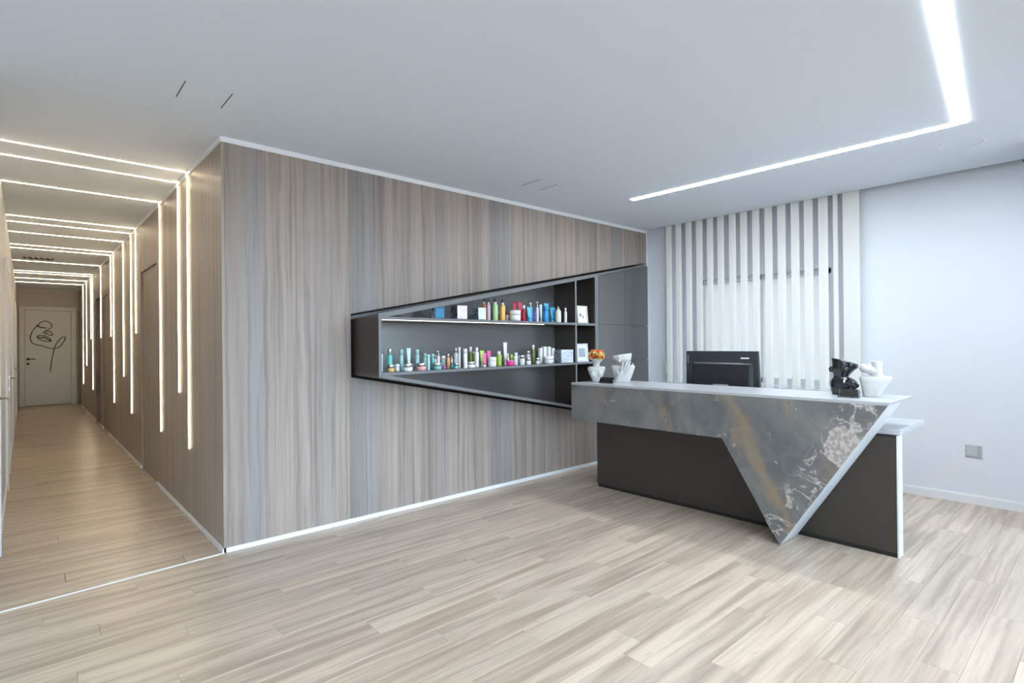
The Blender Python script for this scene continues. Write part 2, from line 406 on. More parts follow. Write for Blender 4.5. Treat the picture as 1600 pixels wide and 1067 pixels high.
# ------------------------------------------------------------------ wood feature wall
wb = struct(MB().box(XC+0.05, WEND, 4.22, 4.30, 0, ZC).build('wall_back', MAT['black']))
GAP = 0.02
XO = 1.945-0.022                               # opening starts here
seams = [XC, XO, 2.953, 3.955, 4.955, WEND]
def pan(poly, name='panel'):
    a = [(x, YW, z) for x, z in poly]; b2 = [(x, YW+0.022, z) for x, z in poly]
    MB().hull(a, b2).build(name, MAT['wood'], wb)
g2 = 0.0012
pan([(XC+0.004, 0.028), (XO-g2, 0.028), (XO-g2, 2.785), (XC+0.004, 2.785)])
for i in range(1, 5):
    a, b2 = seams[i]+(g2 if i > 1 else -g2+0.0), seams[i+1]-g2
    pan([(a, zt(a)+GAP), (b2, zt(b2)+GAP), (b2, 2.785), (a, 2.785)])
    pan([(a, 0.028), (b2, 0.028), (b2, zb(b2)-GAP), (a, zb(a)-GAP)])
struct(MB().box(XC-0.004, WEND+0.012, YW-0.006, YW+0.02, 2.785, ZC).build('trim_1', MAT['trim']))
struct(MB().box(XC-0.004, WEND, YW-0.012, YW+0.01, 0, 0.030).build('baseboard_back', MAT['trim']))
struct(MB().box(XC-0.003, XC+0.004, YW-0.003, YW+0.02, 0.03, 2.785).build('trim_corner', MAT['wood_side']))
struct(MB().box(WEND, WEND+0.012, YW-0.004, YW+0.18, 0, 2.79).build('trim_2', MAT['trim']))

# ------------------------------------------------------------------ wall with the blinds (x = XW), window opening behind them
WY0, WY1, WZ0, WZ1 = 2.00, 3.50, 0.93, 2.15
NY0, NY1 = 1.80, 3.72                        # niche behind the blind, recessed to keep the slat gaps dark
struct(MB().box(XW, XW+0.18, 0.3, NY0, -.05, 3.1).box(XW, XW+0.18, NY1, YW+0.3, -.05, 3.1).box(XW, XW+0.18, NY0, NY1, -.05, 0.90).box(XW, XW+0.18, NY0, NY1, 3.0, 3.1).box(XW+.18, XW+0.4, NY0-.1, WY0, 0.8, 3.1).box(XW+.18, XW+0.4, WY1, NY1+.1, 0.8, 3.1).box(XW+.18, XW+.4, WY0, WY1, 0.8, WZ0).box(XW+.18, XW+0.4, WY0, WY1, WZ1, 3.1).build('wall_right', MAT['wall']))
struct(MB().box(WEND+0.012, XW, YW+0.02, YW+0.25, 0, 3.1).build('wall_return', MAT['wall']))
w1 = struct(MB().box(XW+0.26, XW+0.32, WY0, WY0+0.05, WZ0, WZ1).box(XW+0.26, XW+0.32, WY1-0.05, WY1, WZ0, WZ1).box(XW+0.26, XW+0.32, WY0, WY1, WZ0, WZ0+0.05).box(XW+0.26, XW+0.32, WY0, WY1, WZ1-0.05, WZ1).box(XW+0.26, XW+0.32, 2.745, 2.795, WZ0, WZ1).build('window_1', MAT['trim']))
for a, b2 in ((WY0+0.05, 2.745), (2.795, WY1-0.05)):
    MB().box(XW+0.285, XW+0.291, a, b2, WZ0+0.05, WZ1-0.05).build('pane', MAT['solar'], w1)
struct(MB().box(XW-0.014, XW, 0.46, YW, 0, 0.068).box(XW-0.008, XW, 0.46, YW, 0.068, 0.078).build('baseboard_right', MAT['trim']))
struct(MB().box(5.42, XW, YF, 0.462, 0, ZC).build('shade_pier', MAT['wall']))  # unseen pier, added to shade the right end of the blind wall
po = portal(0, WY1-WY0, WZ0, WZ1, 0); po.location = (XW+0.38, (WY0+WY1)/2, (WZ0+WZ1)/2); po.rotation_euler = (math.radians(90), 0, math.radians(90))

# ------------------------------------------------------------------ window front behind the camera's right shoulder, other walls out of view
wins = [(-2.75, -0.75), (-0.55, 1.45), (1.65, 3.65), (3.85, 5.35)]
fb = MB().box(-3.0, 5.42, YF-0.2, YF, -.05, 0.25).box(-3.0, 5.42, YF-0.2, YF, 2.6, ZC)
edges = [-3.0] + [e for w_ in wins for e in w_] + [5.42]
for i in range(0, len(edges), 2): fb.box(edges[i], edges[i+1], YF-0.2, YF, 0.25, 2.6)
struct(fb.build('wall_front', MAT['wall']))
for i, (a, b2) in enumerate(wins):
    f = struct(MB().box(a, a+0.05, YF-0.13, YF-0.07, 0.25, 2.6).box(b2-0.05, b2, YF-0.13, YF-0.07, 0.25, 2.6).box(a, b2, YF-0.13, YF-0.07, 0.25, 0.30).box(a, b2, YF-0.13, YF-0.07, 2.55, 2.6).build('window_%d' % (i+2), MAT['alu']))
    MB().box(a+0.05, b2-0.05, YF-0.103, YF-0.097, 0.30, 2.55).build('pane', MAT['glass'], f)
    q = portal(a, b2, 0.25, 2.6, YF-0.19)
    q.rotation_euler = (math.radians(90), 0, math.radians(180))
struct(MB().box(-3.1, -3.0, YF-0.2, 4.0, -.05, ZC).build('wall_left', MAT['wall']))
struct(MB().box(-3.0, XL-0.15, 3.88, 4.0, -.05, ZC).build('wall_back_left', MAT['wall']))

# ------------------------------------------------------------------ corridor
cr = struct(MB().box(XC+0.16, XC+0.25, YW+0.2, YEND+0.1, -.05, ZC+0.05).build('wall_corridor_right', MAT['black']))
def cpan(y0, y1, z0, z1, x=XC, name='panel', mat='wood_side'):
    return MB().box(x, x+0.022, y0, y1, z0, z1).build(name, MAT[mat], cr)
DH = 2.25
doors = [(6.53, 7.54, DH, 0.018), (10.80, 11.70, DH, 0.018), (12.12, 12.96, 2.29, 0.14), (16.40, 17.15, 2.25, 0.05)]
ycur = YW+0.003
for (a, b2, hgt, rec) in doors:
    n_ = max(1, round((a-ycur)/1.3)); st = (a-ycur)/n_
    for k in range(n_): cpan(ycur+k*st+g2, ycur+(k+1)*st-g2, 0.028, 2.785)
    cpan(a+g2, b2-g2, hgt, 2.785)
    ycur = b2
cpan(ycur+g2, YEND, 0.028, 2.785)
for i, (a, b2, hgt, rec) in enumerate(doors):
    dm = 'wood_side' if i != 2 else 'dark'
    d = struct(MB().box(XC+rec, XC+rec+0.03, a+0.004, b2-0.004, 0.012, hgt-0.004).build('door_%d' % (i+1), MAT[dm]))
    MB().box(XC+0.0225, XC+0.16, a-0.018, a, 0.0, hgt).box(XC+0.0225, XC+0.16, b2, b2+0.018, 0.0, hgt).box(XC+0.0225, XC+0.16, a, b2, hgt, hgt+0.018).build('door_frame', MAT['wood_side'], d)
    if i == 2:
        for zz in (0.95, 1.1): MB().box(XC+rec-0.02, XC+rec, a+0.05, a+0.09, zz, zz+0.06).build('handle', MAT['alu'], d)
    if i == 3:
        MB().box(XC-0.012, XC+0.02, b2, b2+0.06, 0.0, 2.3).box(XC-0.012, XC+0.02, a-0.06, a, 0.0, 2.3).build('casing', MAT['wood_side'], d)
struct(MB().box(XC-0.010, XC+0.02, YW, YEND, 2.785, ZC).build('trim_3', MAT['trim']))
ya = [YW-0.012] + [e for d_ in doors for e in d_[:2]] + [YEND]
for i in range(0, len(ya), 2):
    struct(MB().box(XC-0.012, XC+0.01, ya[i], ya[i+1], 0, 0.030).build('baseboard_corridor_right_%d' % (i//2+1), MAT['trim']))
# left side of the corridor: white wall, white framed doors
struct(MB().box(XL-0.15, XL, 3.88, YEND+0.1, -.05, ZC+0.02).build('wall_corridor_left', MAT['wall']))
ld = [(4.46, 5.02), (7.35, 8.25), (10.6, 11.5), (14.3, 15.2)]
ya = [3.89] + [e+s_ for d_ in ld for e, s_ in zip(d_, (-0.085, 0.085))] + [YEND]
for i in range(0, len(ya), 2):
    struct(MB().box(XL, XL+0.014, ya[i], ya[i+1], 0, 0.07).build('baseboard_corridor_left_%d' % (i//2+1), MAT['trim']))
for i, (a, b2) in enumerate(ld):
    d = struct(MB().box(XL, XL+0.012, a, b2, 0.008, 2.2).build('door_%d' % (i+5), MAT['door']))
    MB().box(XL, XL+0.022, a-0.08, a, 0, 2.28).box(XL, XL+0.022, b2, b2+0.08, 0, 2.28).box(XL, XL+0.022, a, b2, 2.2, 2.28).build('casing', MAT['trim'], d)
    hy = b2-0.07
    hd = MB().box(XL+0.012, XL+0.020, hy-0.02, hy+0.02, 1.04, 1.09).tube([(XL+0.02, hy, 1.065), (XL+0.055, hy, 1.065), (XL+0.062, hy-0.02, 1.065), (XL+0.062, hy-0.12, 1.065)], 0.008, 8)
    hd.box(XL+0.012, XL+0.02, hy-0.015, hy+0.015, 0.93, 0.97).build('handle', MAT['alu'], d)
# end wall with the drawn-on door
struct(MB().box(XL-0.1, XC+0.2, YEND, YEND+0.1, -.05, ZC+0.02).build('wall_corridor_end', MAT['wall_warm']))
de = struct(MB().box(0.0, 0.845, YEND-0.035, YEND, 0.02, 2.28).build('door_9', MAT['door'], bevel=0.003))
MB().box(-0.10, -0.004, YEND-0.05, YEND, 0, 2.38).box(0.849, 0.955, YEND-0.05, YEND, 0, 2.38).box(-0.004, 0.849, YEND-0.05, YEND, 2.284, 2.38).build('door_frame', MAT['door'], de, bevel=0.004)
MB().box(0.03, 0.075, YEND-0.045, YEND-0.035, 1.10, 1.15).tube([(0.05, YEND-0.045, 1.125), (0.05, YEND-0.085, 1.125), (0.07, YEND-0.092, 1.125), (0.19, YEND-0.092, 1.125)], 0.010, 8).build('handle', MAT['ink'], de)
MB().box(0.03, 0.078, YEND-0.045, YEND-0.035, 0.99, 1.035).build('lock_plate', MAT['ink'], de)
for zz in (0.25, 1.15, 2.05): MB().lathe([(0.011, 0), (0.011, 0.09)], 8, (0.848, YEND-0.052, zz)).build('hinge', MAT['alu'], de)
def smooth_path(p, n=6):
    out = []
    for i in range(len(p)-1):
        p0, p1, p2, p3 = p[max(i-1, 0)], p[i], p[i+1], p[min(i+2, len(p)-1)]
        for k in range(n):
            t = k/n
            out.append(tuple(0.5*((2*p1[j])+(-p0[j]+p2[j])*t+(2*p0[j]-5*p1[j]+4*p2[j]-p3[j])*t*t+(-p0[j]+3*p1[j]-3*p2[j]+p3[j])*t**3) for j in range(2)))
    return out+[p[-1]]
art = {'brow': [(0.207, 1.933), (0.266, 1.887), (0.326, 1.872), (0.386, 1.866)],
 'arc': [(0.242, 1.918), (0.266, 1.972), (0.314, 2.017), (0.375, 2.031), (0.447, 2.001), (0.488, 1.922), (0.471, 1.867), (0.41, 1.822), (0.356, 1.784), (0.332, 1.752), (0.373, 1.733), (0.433, 1.702), (0.494, 1.689), (0.502, 1.721), (0.47, 1.765), (0.422, 1.79), (0.385, 1.771), (0.39, 1.727)],
 'face': [(0.223, 1.908), (0.159, 1.832), (0.111, 1.713), (0.099, 1.619), (0.122, 1.525), (0.181, 1.475), (0.311, 1.436), (0.432, 1.384), (0.529, 1.37), (0.628, 1.407), (0.698, 1.509), (0.741, 1.619), (0.724, 1.651), (0.659, 1.619), (0.584, 1.507), (0.542, 1.395), (0.516, 1.283), (0.484, 1.077), (0.453, 0.817)],
 'lips': [(0.217, 1.657), (0.253, 1.688), (0.313, 1.676), (0.349, 1.682), (0.409, 1.644), (0.457, 1.6), (0.476, 1.549), (0.384, 1.546), (0.3, 1.572), (0.241, 1.613), (0.217, 1.657)],
 'mid': [(0.217, 1.657), (0.288, 1.625), (0.348, 1.638), (0.409, 1.593), (0.471, 1.555)]}
lm = MB()
for k_, pts in art.items():
    pp = smooth_path(pts); r = 0.014 if k_ in ('brow', 'mid') else 0.010
    lm.tube([(x, YEND-0.036, z) for x, z in pp], r, 6)
lo = lm.build('line_drawing', MAT['ink'], de); lo['label'] = 'black single-line drawing of a face'

# ------------------------------------------------------------------ warm light lines of the corridor: over the ceiling and down the wood wall
runs = [(5.08, .565), (5.45, 1.0), (6.31, .565), (7.90, 1.56), (8.28, .565), (9.0, 1.0), (10.08, .565), (10.44, 1.56), (11.92, 1.56), (13.47, .565), (13.85, 1.56), (14.88, 1.0), (15.80, .565)]
ordn = ['nearest', 'second nearest', 'third nearest', 'fourth nearest', 'fifth nearest', 'sixth nearest', 'seventh nearest', 'eighth nearest', 'ninth nearest', 'tenth nearest', 'eleventh nearest', 'second farthest', 'farthest']
for (yy, z0), od in zip(runs, ordn):
    dn = {.565: 'running low down', 1.0: 'ending halfway down', 1.56: 'ending high up on'}[z0]
    t = thing('led_light_line', '%s warm light line over corridor ceiling, %s the wood wall' % (od, dn), 'light', (XC, yy, ZC), 'corridor light lines')
    hw = 0.007
    MB().box(XL+0.0, XC-0.010, yy-hw-0.003, yy+hw+0.003, ZC-0.003, ZC-0.0005).build('ceiling_channel', MAT['alu'], t)
    MB().box(XL+0.0, XC-0.010, yy-hw, yy+hw, ZC-0.006, ZC-0.003).build('ceiling_diffuser', MAT['led'], t)
    MB().box(XC-0.0035, XC-0.0005, yy-hw-0.003, yy+hw+0.003, z0-0.004, 2.785).build('wall_channel', MAT['alu'], t)
    MB().box(XC-0.008, XC-0.0035, yy-hw, yy+hw, z0, 2.785).build('wall_diffuser', MAT['led'], t)
v = thing('ceiling_vent', 'small dark grille in the corridor ceiling', 'vent', (0.17, 11.48, ZC))
MB().box(-0.014, 0.352, 11.34, 11.62, ZC-0.004, ZC-0.001).build('backing', MAT['black'], v)
for k in range(5): MB().hull([(0.01+k*.07, 11.345, ZC-0.012), (0.03+k*.07, 11.345, ZC-0.012), (0.03+k*.07, 11.345, ZC-0.005), (0.01+k*.07, 11.345, ZC-0.005)], [(0.05+k*.07, 11.615, ZC-0.012), (0.07+k*.07, 11.615, ZC-0.012), (0.07+k*.07, 11.615, ZC-0.005), (0.05+k*.07, 11.615, ZC-0.005)]).build('slat', MAT['alu'], v)
fr = MB().box(-0.024, 0.362, 11.33, 11.34, ZC-0.008, ZC-0.0005).box(-0.024, 0.362, 11.62, 11.63, ZC-0.008, ZC-0.0005).box(-0.024, -0.014, 11.34, 11.62, ZC-0.008, ZC-0.0005).box(0.352, 0.362, 11.34, 11.62, ZC-0.008, ZC-0.0005)
fr.build('frame', MAT['trim'], v)

# ------------------------------------------------------------------ ceiling light of the room: thin arm and long angled arm
lt = thing('ceiling_light_line', 'bright white angled light line set flush in the room ceiling', 'light', (4.59, 0.73, ZC))
MB().hull([(4.50, 3.26, ZC-0.003), (4.565, 3.26, ZC-0.003), (4.565, 3.26, ZC+.001), (4.50, 3.26, ZC+.001)], [(4.555, 0.735, ZC-0.003), (4.615, 0.735, ZC-0.003), (4.615, 0.735, ZC+.001), (4.555, 0.735, ZC+.001)]).build('thin_arm', MAT['strip'], lt)
MB().hull([(4.612, 0.735, ZC-0.003), (4.607, 0.670, ZC-0.003), (4.607, 0.670, ZC+.001), (4.612, 0.735, ZC+.001)], [(-1.4, 0.077, ZC-0.003), (-1.395, 0.012, ZC-0.003), (-1.395, 0.012, ZC+.001), (-1.4, 0.077, ZC+.001)]).build('long_arm', MAT['strip'], lt)
for nm, (x0, x1, y0, y1), lab in (('slot_diffuser', (0.649, 0.881, 3.335, 3.58), 'flush ceiling hatch with two dark slots near the wood corner'), ('slot_diffuser', (3.352, 3.577, 3.38, 3.61), 'flush ceiling hatch with two dark slots above the shelf cabinet')):
    d = thing(nm, lab, 'vent', ((x0+x1)/2, (y0+y1)/2, ZC), 'ceiling hatches')
    MB().box(x0+0.004, x1-0.004, y0, y1, ZC-0.0015, ZC-0.0003).build('plate', MAT['ceiling'], d)
    for x in (x0, x1): MB().box(x-0.002, x+0.002, y0, y1, ZC-0.002, ZC-0.0003).build('slot', MAT['black'], d)
sp = thing('ceiling_speaker', 'round flush white speaker in the ceiling beside the light line', 'speaker', (5.09, 0.77, ZC))
b = MB(); n = 40
for r0, r1, z in ((0.118, 0.135, 0.005),):
    v_ = []; f_ = []
    for k in range(n):
        a = 2*math.pi*k/n; c_, s_ = math.cos(a), math.sin(a)
        v_ += [(5.09+r0*c_, .77+r0*s_, ZC-.001), (5.09+r0*c_, .77+r0*s_, ZC-z), (5.09+r1*c_, .77+r1*s_, ZC-z), (5.09+r1*c_, .77+r1*s_, ZC-.001)]
    for k in range(n):
        for j in range(3): f_.append((4*k+j, 4*((k+1) % n)+j, 4*((k+1) % n)+j+1, 4*k+j+1))
    b.add(v_, f_)
b.build('rim', MAT['trim'], sp)
MB().lathe([(0.116, -0.0025), (0.116, -0.0005)], 40, (5.09, .77, ZC)).build('grille', MAT['ceiling'], sp)

# ------------------------------------------------------------------ wall cabinet: wedge that leaves the wood wall at the left and meets it at the right
cab = thing('display_cabinet', 'dark wedge-shaped open shelf cabinet growing out of the wood wall', 'cabinet', (1.945, 3.655, 1.16))
def sloped(x0, x1, fz0, fz1, name, mats, y_in=0.0, front_edge=True):
    """board whose height follows fz0..fz1(x), from the slanting front to the back"""
    a = [(x0, yf(x0)+y_in, fz0(x0)), (x0, YB, fz0(x0)), (x0, YB, fz1(x0)), (x0, yf(x0)+y_in, fz1(x0))]
    c = [(x1, yf(x1)+y_in, fz0(x1)), (x1, YB, fz0(x1)), (x1, YB, fz1(x1)), (x1, yf(x1)+y_in, fz1(x1))]
    m = MB().hull(a, c)
    if front_edge: m.m[-1] = 1
    return m.build(name, mats, cab)
DM = [MAT['dark'], MAT['edge']]
XR = 5.93; T = 0.026; XD1, XD2, XD3 = 4.372, 4.745, 4.815
sloped(1.945, XR, lambda x: zt(x)-T, zt, 'top_panel', DM)
sloped(1.945, XD3, zb, lambda x: zb(x)+T, 'bottom_panel', DM)
sloped(1.945, 1.969, lambda x: zb(x)+T, lambda x: zt(x)-T, 'side_panel', [MAT['brown'], MAT['edge']])
sloped(1.969, XD2, lambda x: 1.585, lambda x: 1.611 if x > 2.3 else min(1.611, zt(x)-T-0.001), 'shelf', DM)
sloped(1.969, XD2, lambda x: 1.166, lambda x: 1.188, 'shelf', DM)
sloped(XD1, XD1+0.03, lambda x: zb(x)+T, lambda x: 1.166, 'divider', DM)
sloped(XD1, XD1+0.03, lambda x: 1.188, lambda x: 1.585, 'divider', DM)
sloped(XD1, XD1+0.03, lambda x: 1.611, lambda x: zt(x)-T, 'divider', DM)
sloped(XD2, XD3, lambda x: zb(x)+T, lambda x: zt(x)-T, 'divider', DM)
MB().hull([(1.96, YB, zb(1.96)), (XD3, YB, zb(XD3)), (XD3, YB, zt(XD3)), (1.96, YB, zt(1.96))], [(1.96, YB+0.02, zb(1.96)), (XD3, YB+0.02, zb(XD3)), (XD3, YB+0.02, zt(XD3)), (1.96, YB+0.02, zt(1.96))]).build('back_panel', MAT['satin'], cab)
xs = [XD3+0.004, 5.372, XR-0.003]; gz = 0.0022
for i in range(2):
    a, b2 = xs[i]+0.0015, xs[i+1]-0.0015
    for lo_, hi_ in ((lambda x: 1.604+gz, lambda x: zt(x)-T-0.003), (lambda x: 1.176+gz, lambda x: 1.604-gz), (lambda x: zb(x)+0.003, lambda x: 1.176-gz)):
        fr = [(a, yf(a), lo_(a)), (b2, yf(b2), lo_(b2)), (b2, yf(b2), hi_(b2)), (a, yf(a), hi_(a))]
        MB().hull(fr, [(x, y_+0.02, z) for x, y_, z in fr]).build('door', MAT['satin'], cab)
MB().hull([(XD3, yf(XD3)+.03, zb(XD3)), (XR, yf(XR)+.03, zb(XR)), (XR, yf(XR)+.03, zt(XR)-T), (XD3, yf(XD3)+.03, zt(XD3)-T)], [(XD3, YB+.02, zb(XD3)), (XR, YB+.02, zb(XR)), (XR, YB+.02, zt(XR)-T), (XD3, YB+.02, zt(XD3)-T)]).build('carcass', MAT['black'], cab)
def ledbar(x0, x1, z, name):
    a = [(x0, yf(x0)+0.016, z-.004), (x0, yf(x0)+.026, z-.004), (x0, yf(x0)+.026, z-.0005), (x0, yf(x0)+.016, z-.0005)]
    c = [(x1, yf(x1)+0.016, z-.004), (x1, yf(x1)+.026, z-.004), (x1, yf(x1)+.026, z-.0005), (x1, yf(x1)+.016, z-.0005)]
    MB().hull(a, c).build(name, MAT['shelf_led'], cab)
ledbar(1.985, 3.87, 1.585, 'shelf_light')
sloped(1.969, XD2, lambda x: zt(x)-T-0.011, lambda x: zt(x)-T, 'light_lip', DM)
lip = cab.children[-1]
for v_ in lip.data.vertices:
    if v_.co.y > 0.3+0.0: v_.co.y = yf(v_.co.x+1.945)-3.655+0.014
a, c = 2.35, 3.95
zz = lambda x: zt(x)-T
MB().hull([(a, yf(a)+.03, zz(a)-.004), (a, yf(a)+.04, zz(a)-.004), (a, yf(a)+.04, zz(a)-.0008), (a, yf(a)+.03, zz(a)-.0008)], [(c, yf(c)+.03, zz(c)-.004), (c, yf(c)+.04, zz(c)-.004), (c, yf(c)+.04, zz(c)-.0008), (c, yf(c)+.03, zz(c)-.0008)]).build('shelf_light', MAT['shelf_led'], cab)

# ------------------------------------------------------------------ reception desk
DX0, DX1 = 3.85, 4.16                         # stone front, dark base front
desk = thing('reception_desk', 'reception desk with veined grey stone front tapering to a point', 'desk', (4.16, 2.2, 0))
def yz(name, poly, x0, x1, mats, bevel=0.0):
    return MB().hull([(x0, y_, z) for y_, z in poly], [(x1, y_, z) for y_, z in poly]).build(name, mats, desk, bevel=bevel)
ZT = 1.022
front = [(3.48, ZT-0.018), (3.48, 0.679), (1.99, 0.681), (1.584, 0.0), (0.947, ZT-0.018)]
yz('stone_front', front, DX0, DX0+0.02, MAT['stone'])
yz('counter_top', [(3.48, ZT), (3.48, ZT-0.018), (0.947, ZT-0.018), (0.936, ZT)], DX0, 4.43, MAT['top'])  # paler than the front, window reflection put into its colour
yz('slanting_side', [(0.947, ZT-0.018), (1.584, 0.0), (1.602, 0.0), (0.968, ZT-0.018)], DX0+0.02, DX1, MAT['side'])
yz('underside', [(3.48, 0.679), (1.99, 0.681), (1.62, 0.06), (1.64, 0.06), (2.0, 0.70), (3.48, 0.70)], DX0+0.02, DX1, MAT['stone'])
yz('end_panel', [(3.48, 0.70), (3.46, 0.70), (3.46, ZT-0.018), (3.48, ZT-0.018)], DX0+0.02, 4.43, MAT['stone'])
yz('base_panel', [(3.432, 0.03), (0.978, 0.03), (0.978, 0.785), (1.10, 0.785), (1.06, ZT-0.018), (3.432, ZT-0.018)], DX1, DX1+0.035, MAT['brown'])
yz('plinth', [(3.425, 0.0), (0.982, 0.0), (0.982, 0.03), (3.425, 0.03)], DX1+0.006, DX1+0.03, MAT['black'])
MB().box(DX1+0.001, DX1+0.095, 0.968, 0.9775, 0.0, 0.785).build('side_panel', MAT['side'], desk)
MB().box(DX1+0.036, 4.80, 3.415, 3.432, 0.0, 0.785).build('side_panel', MAT['brown'], desk)
yz('panel_reveal', [(1.09, 0.772), (0.978, 0.772), (0.978, 0.785), (1.09, 0.785)], DX1-0.004, DX1, MAT['black'])
MB().box(DX1+0.0, 4.80, 0.958, 3.432, 0.788, 0.822).build('work_top', MAT['top'], desk, bevel=0.002)
MB().box(DX1+0.05, 4.75, 1.27, 1.72, 0.0, 0.785).build('drawer_unit', MAT['dark'], desk)
MB().lathe([(0.032, 0), (0.032, 0.002)], 20, (4.36, 1.13, 0.8222)).build('cable_outlet', MAT['black'], desk)

# ------------------------------------------------------------------ monitor seen from behind
mx = 4.62
mo = thing('monitor', 'dark monitor seen from behind above the counter', 'monitor', (mx+0.05, 2.38, 0.822))
m_ = MB().hull([(mx, 2.735, 0.935), (mx, 2.045, 0.935), (mx-0.006, 2.060, 1.312), (mx-0.006, 2.728, 1.312)], [(mx+0.03, 2.735, 0.935), (mx+0.03, 2.045, 0.935), (mx+0.024, 2.060, 1.312), (mx+0.024, 2.728, 1.312)])
m_.build('housing', MAT['plastic'], mo, bevel=0.004, seg=2)
m_ = MB().hull([(mx-0.03, 2.64, 0.96), (mx-0.03, 2.13, 0.96), (mx-0.02, 2.13, 1.195), (mx-0.02, 2.64, 1.195)], [(mx, 2.67, 0.95), (mx, 2.10, 0.95), (mx, 2.10, 1.215), (mx, 2.67, 1.215)])
m_.build('rear_cover', MAT['plastic2'], mo, bevel=0.004, seg=2)
MB().box(mx-0.012, mx-0.0065, 2.135, 2.205, 1.245, 1.258).build('label_strip', C((0.75, 0.76, 0.78)), mo)
MB().box(mx-0.031, mx-0.029, 2.365, 2.395, 1.06, 1.085).build('emblem', MAT['black'], mo)
MB().box(mx-0.05, mx+0.0, 2.31, 2.45, 0.84, 0.96).build('stand_neck', MAT['plastic2'], mo, bevel=0.006)
MB().box(mx-0.10, mx+0.16, 2.24, 2.52, 0.822, 0.836).build('stand_foot', MAT['plastic2'], mo, bevel=0.004)
MB().box(mx-0.037, mx-0.03, 2.31, 2.45, 1.005, 1.02).build('cable_clip', MAT['grey'], mo)
MB().box(mx+0.0245, mx+0.0265, 2.09, 2.70, 0.98, 1.29).build('screen', P('screen', (0.01, 0.01, 0.012), 0.1), mo)
cu = bpy.data.curves.new('brand_text', 'FONT'); cu.body = 'lenovo'; cu.size = 0.026; cu.extrude = 0.0006; cu.align_x = 'CENTER'
cu.materials.append(C((0.5, 0.5, 0.52)))
tmp = bpy.data.objects.new('tmp', cu); COL.objects.link(tmp)
tme = bpy.data.meshes.new_from_object(tmp.evaluated_get(bpy.context.evaluated_depsgraph_get())); bpy.data.objects.remove(tmp)
tx = bpy.data.objects.new('lettering', tme); COL.objects.link(tx)
tx.rotation_euler = Matrix(((0, 0, -1), (0, -1, 0), (-1, 0, 0))).to_euler() if False else (math.radians(90), math.radians(90), math.radians(-90))
tx.parent = mo; tx.location = (mx-0.006-(mx+0.05), 2.715-2.38, 1.235-0.822)

# ------------------------------------------------------------------ vertical blind in front of the window
bl = thing('vertical_blind', 'cream vertical blind with fifteen slats and one wide end slat', 'blind', (5.95, 2.7, 0.92))
le = [3.756, 3.622, 3.488, 3.353, 3.216, 3.087, 2.95, 2.821, 2.686, 2.553, 2.42, 2.285, 2.158, 2.024, 1.891]
re_ = [3.668, 3.536, 3.4, 3.261, 3.128, 2.998, 2.859, 2.731, 2.596, 2.46, 2.325, 2.191, 2.061, 1.923, 1.835]
for i, (ya_, yb_) in enumerate(zip(le, re_)):
    # left edge close to the room, right edge turned back to the wall
    pts = [(5.912, ya_), (5.917, ya_*0.5+yb_*0.5), (5.928, yb_+0.018)]
    loop = [(x, y_) for x, y_ in pts]+[(x+0.0012, y_+0.0004) for x, y_ in reversed(pts)]
    zlo = 0.905
    vn = MB().hull([(x, y_, zlo) for x, y_ in loop], [(x, y_, 2.97) for x, y_ in loop]).build('slat', MAT['vane'], bl)
    MB().hull([(x-0.003, y_, zlo-0.004) for x, y_ in (pts[0], pts[2])]+[(x+0.004, y_, zlo-0.004) for x, y_ in (pts[2], pts[0])], [(x-0.003, y_, zlo+0.030) for x, y_ in (pts[0], pts[2])]+[(x+0.004, y_, zlo+0.030) for x, y_ in (pts[2], pts[0])]).build('bottom_weight', MAT['trim'], vn)
    if i < 14: MB().tube([(5.914, ya_+0.0, zlo+.03), (5.912, ya_-0.06, zlo+.022), (5.914, le[i+1], zlo+.03)], 0.002, 5).build('chain', MAT['trim'], vn)
MB().box(5.912, 5.918, 1.664, 1.806, 0.905, 2.97).build('wide_slat', MAT['vane'], bl)
MB().box(5.918, 5.985, 1.66, 3.80, 2.97, 3.02).build('head_rail', MAT['trim'], bl)
MB().tube([(5.95, 3.79, 2.97), (5.95, 3.79, 1.08), (5.955, 3.79, 1.0)], 0.003, 6).build('cord', MAT['trim'], bl)
MB().box(5.935, 5.965, 3.780, 3.800, 1.0, 1.135).build('cord_weight', MAT['trim'], bl, bevel=0.004)
# socket on the white wall
so = thing('wall_socket', 'grey socket plate low on the white wall', 'socket', (XW, 0.86, 0.40))
MB().box(XW-0.010, XW, 0.805, 0.914, 0.398, 0.498).build('plate', MAT['grey'], so, bevel=0.002)
MB().box(XW-0.014, XW-0.010, 0.832, 0.908, 0.405, 0.492).build('module', P('socket module', (0.50, 0.52, 0.54), 0.35), so, bevel=0.0015)

# ------------------------------------------------------------------ ceramics on the counter
def loft(rings, n=24, wall=0.0, depth=0.0, e=2.0):
    """rings: (cx, cy, z, rx, ry, tilt) ; closed solid, hollow cup when wall > 0"""
    def ring(cx, cy, z, rx, ry, tilt=0.0):
        o = []
        for k in range(n):
            a = 2*math.pi*k/n; c_, s_ = math.cos(a), math.sin(a)
            x = rx*math.copysign(abs(c_)**(2/e), c_); y_ = ry*math.copysign(abs(s_)**(2/e), s_)
            o.append((cx+x, cy+y_, z+tilt*y_))
        return o
    R = [ring(*r) for r in rings]
    if wall:
        for r in reversed(rings):
            if rings[-1][2]-r[2] > depth: break
            rr = list(r); rr[3] -= wall; rr[4] -= wall; R.append(ring(*rr))
        last = list(rings[-1])
    v = [p for r in R for p in r]; m = len(R)
    f = [(i*n+k, i*n+(k+1) % n, (i+1)*n+(k+1) % n, (i+1)*n+k) for i in range(m-1) for k in range(n)]
    f += [tuple(range(n))[::-1], tuple((m-1)*n+k for k in range(n))]
    return v, f
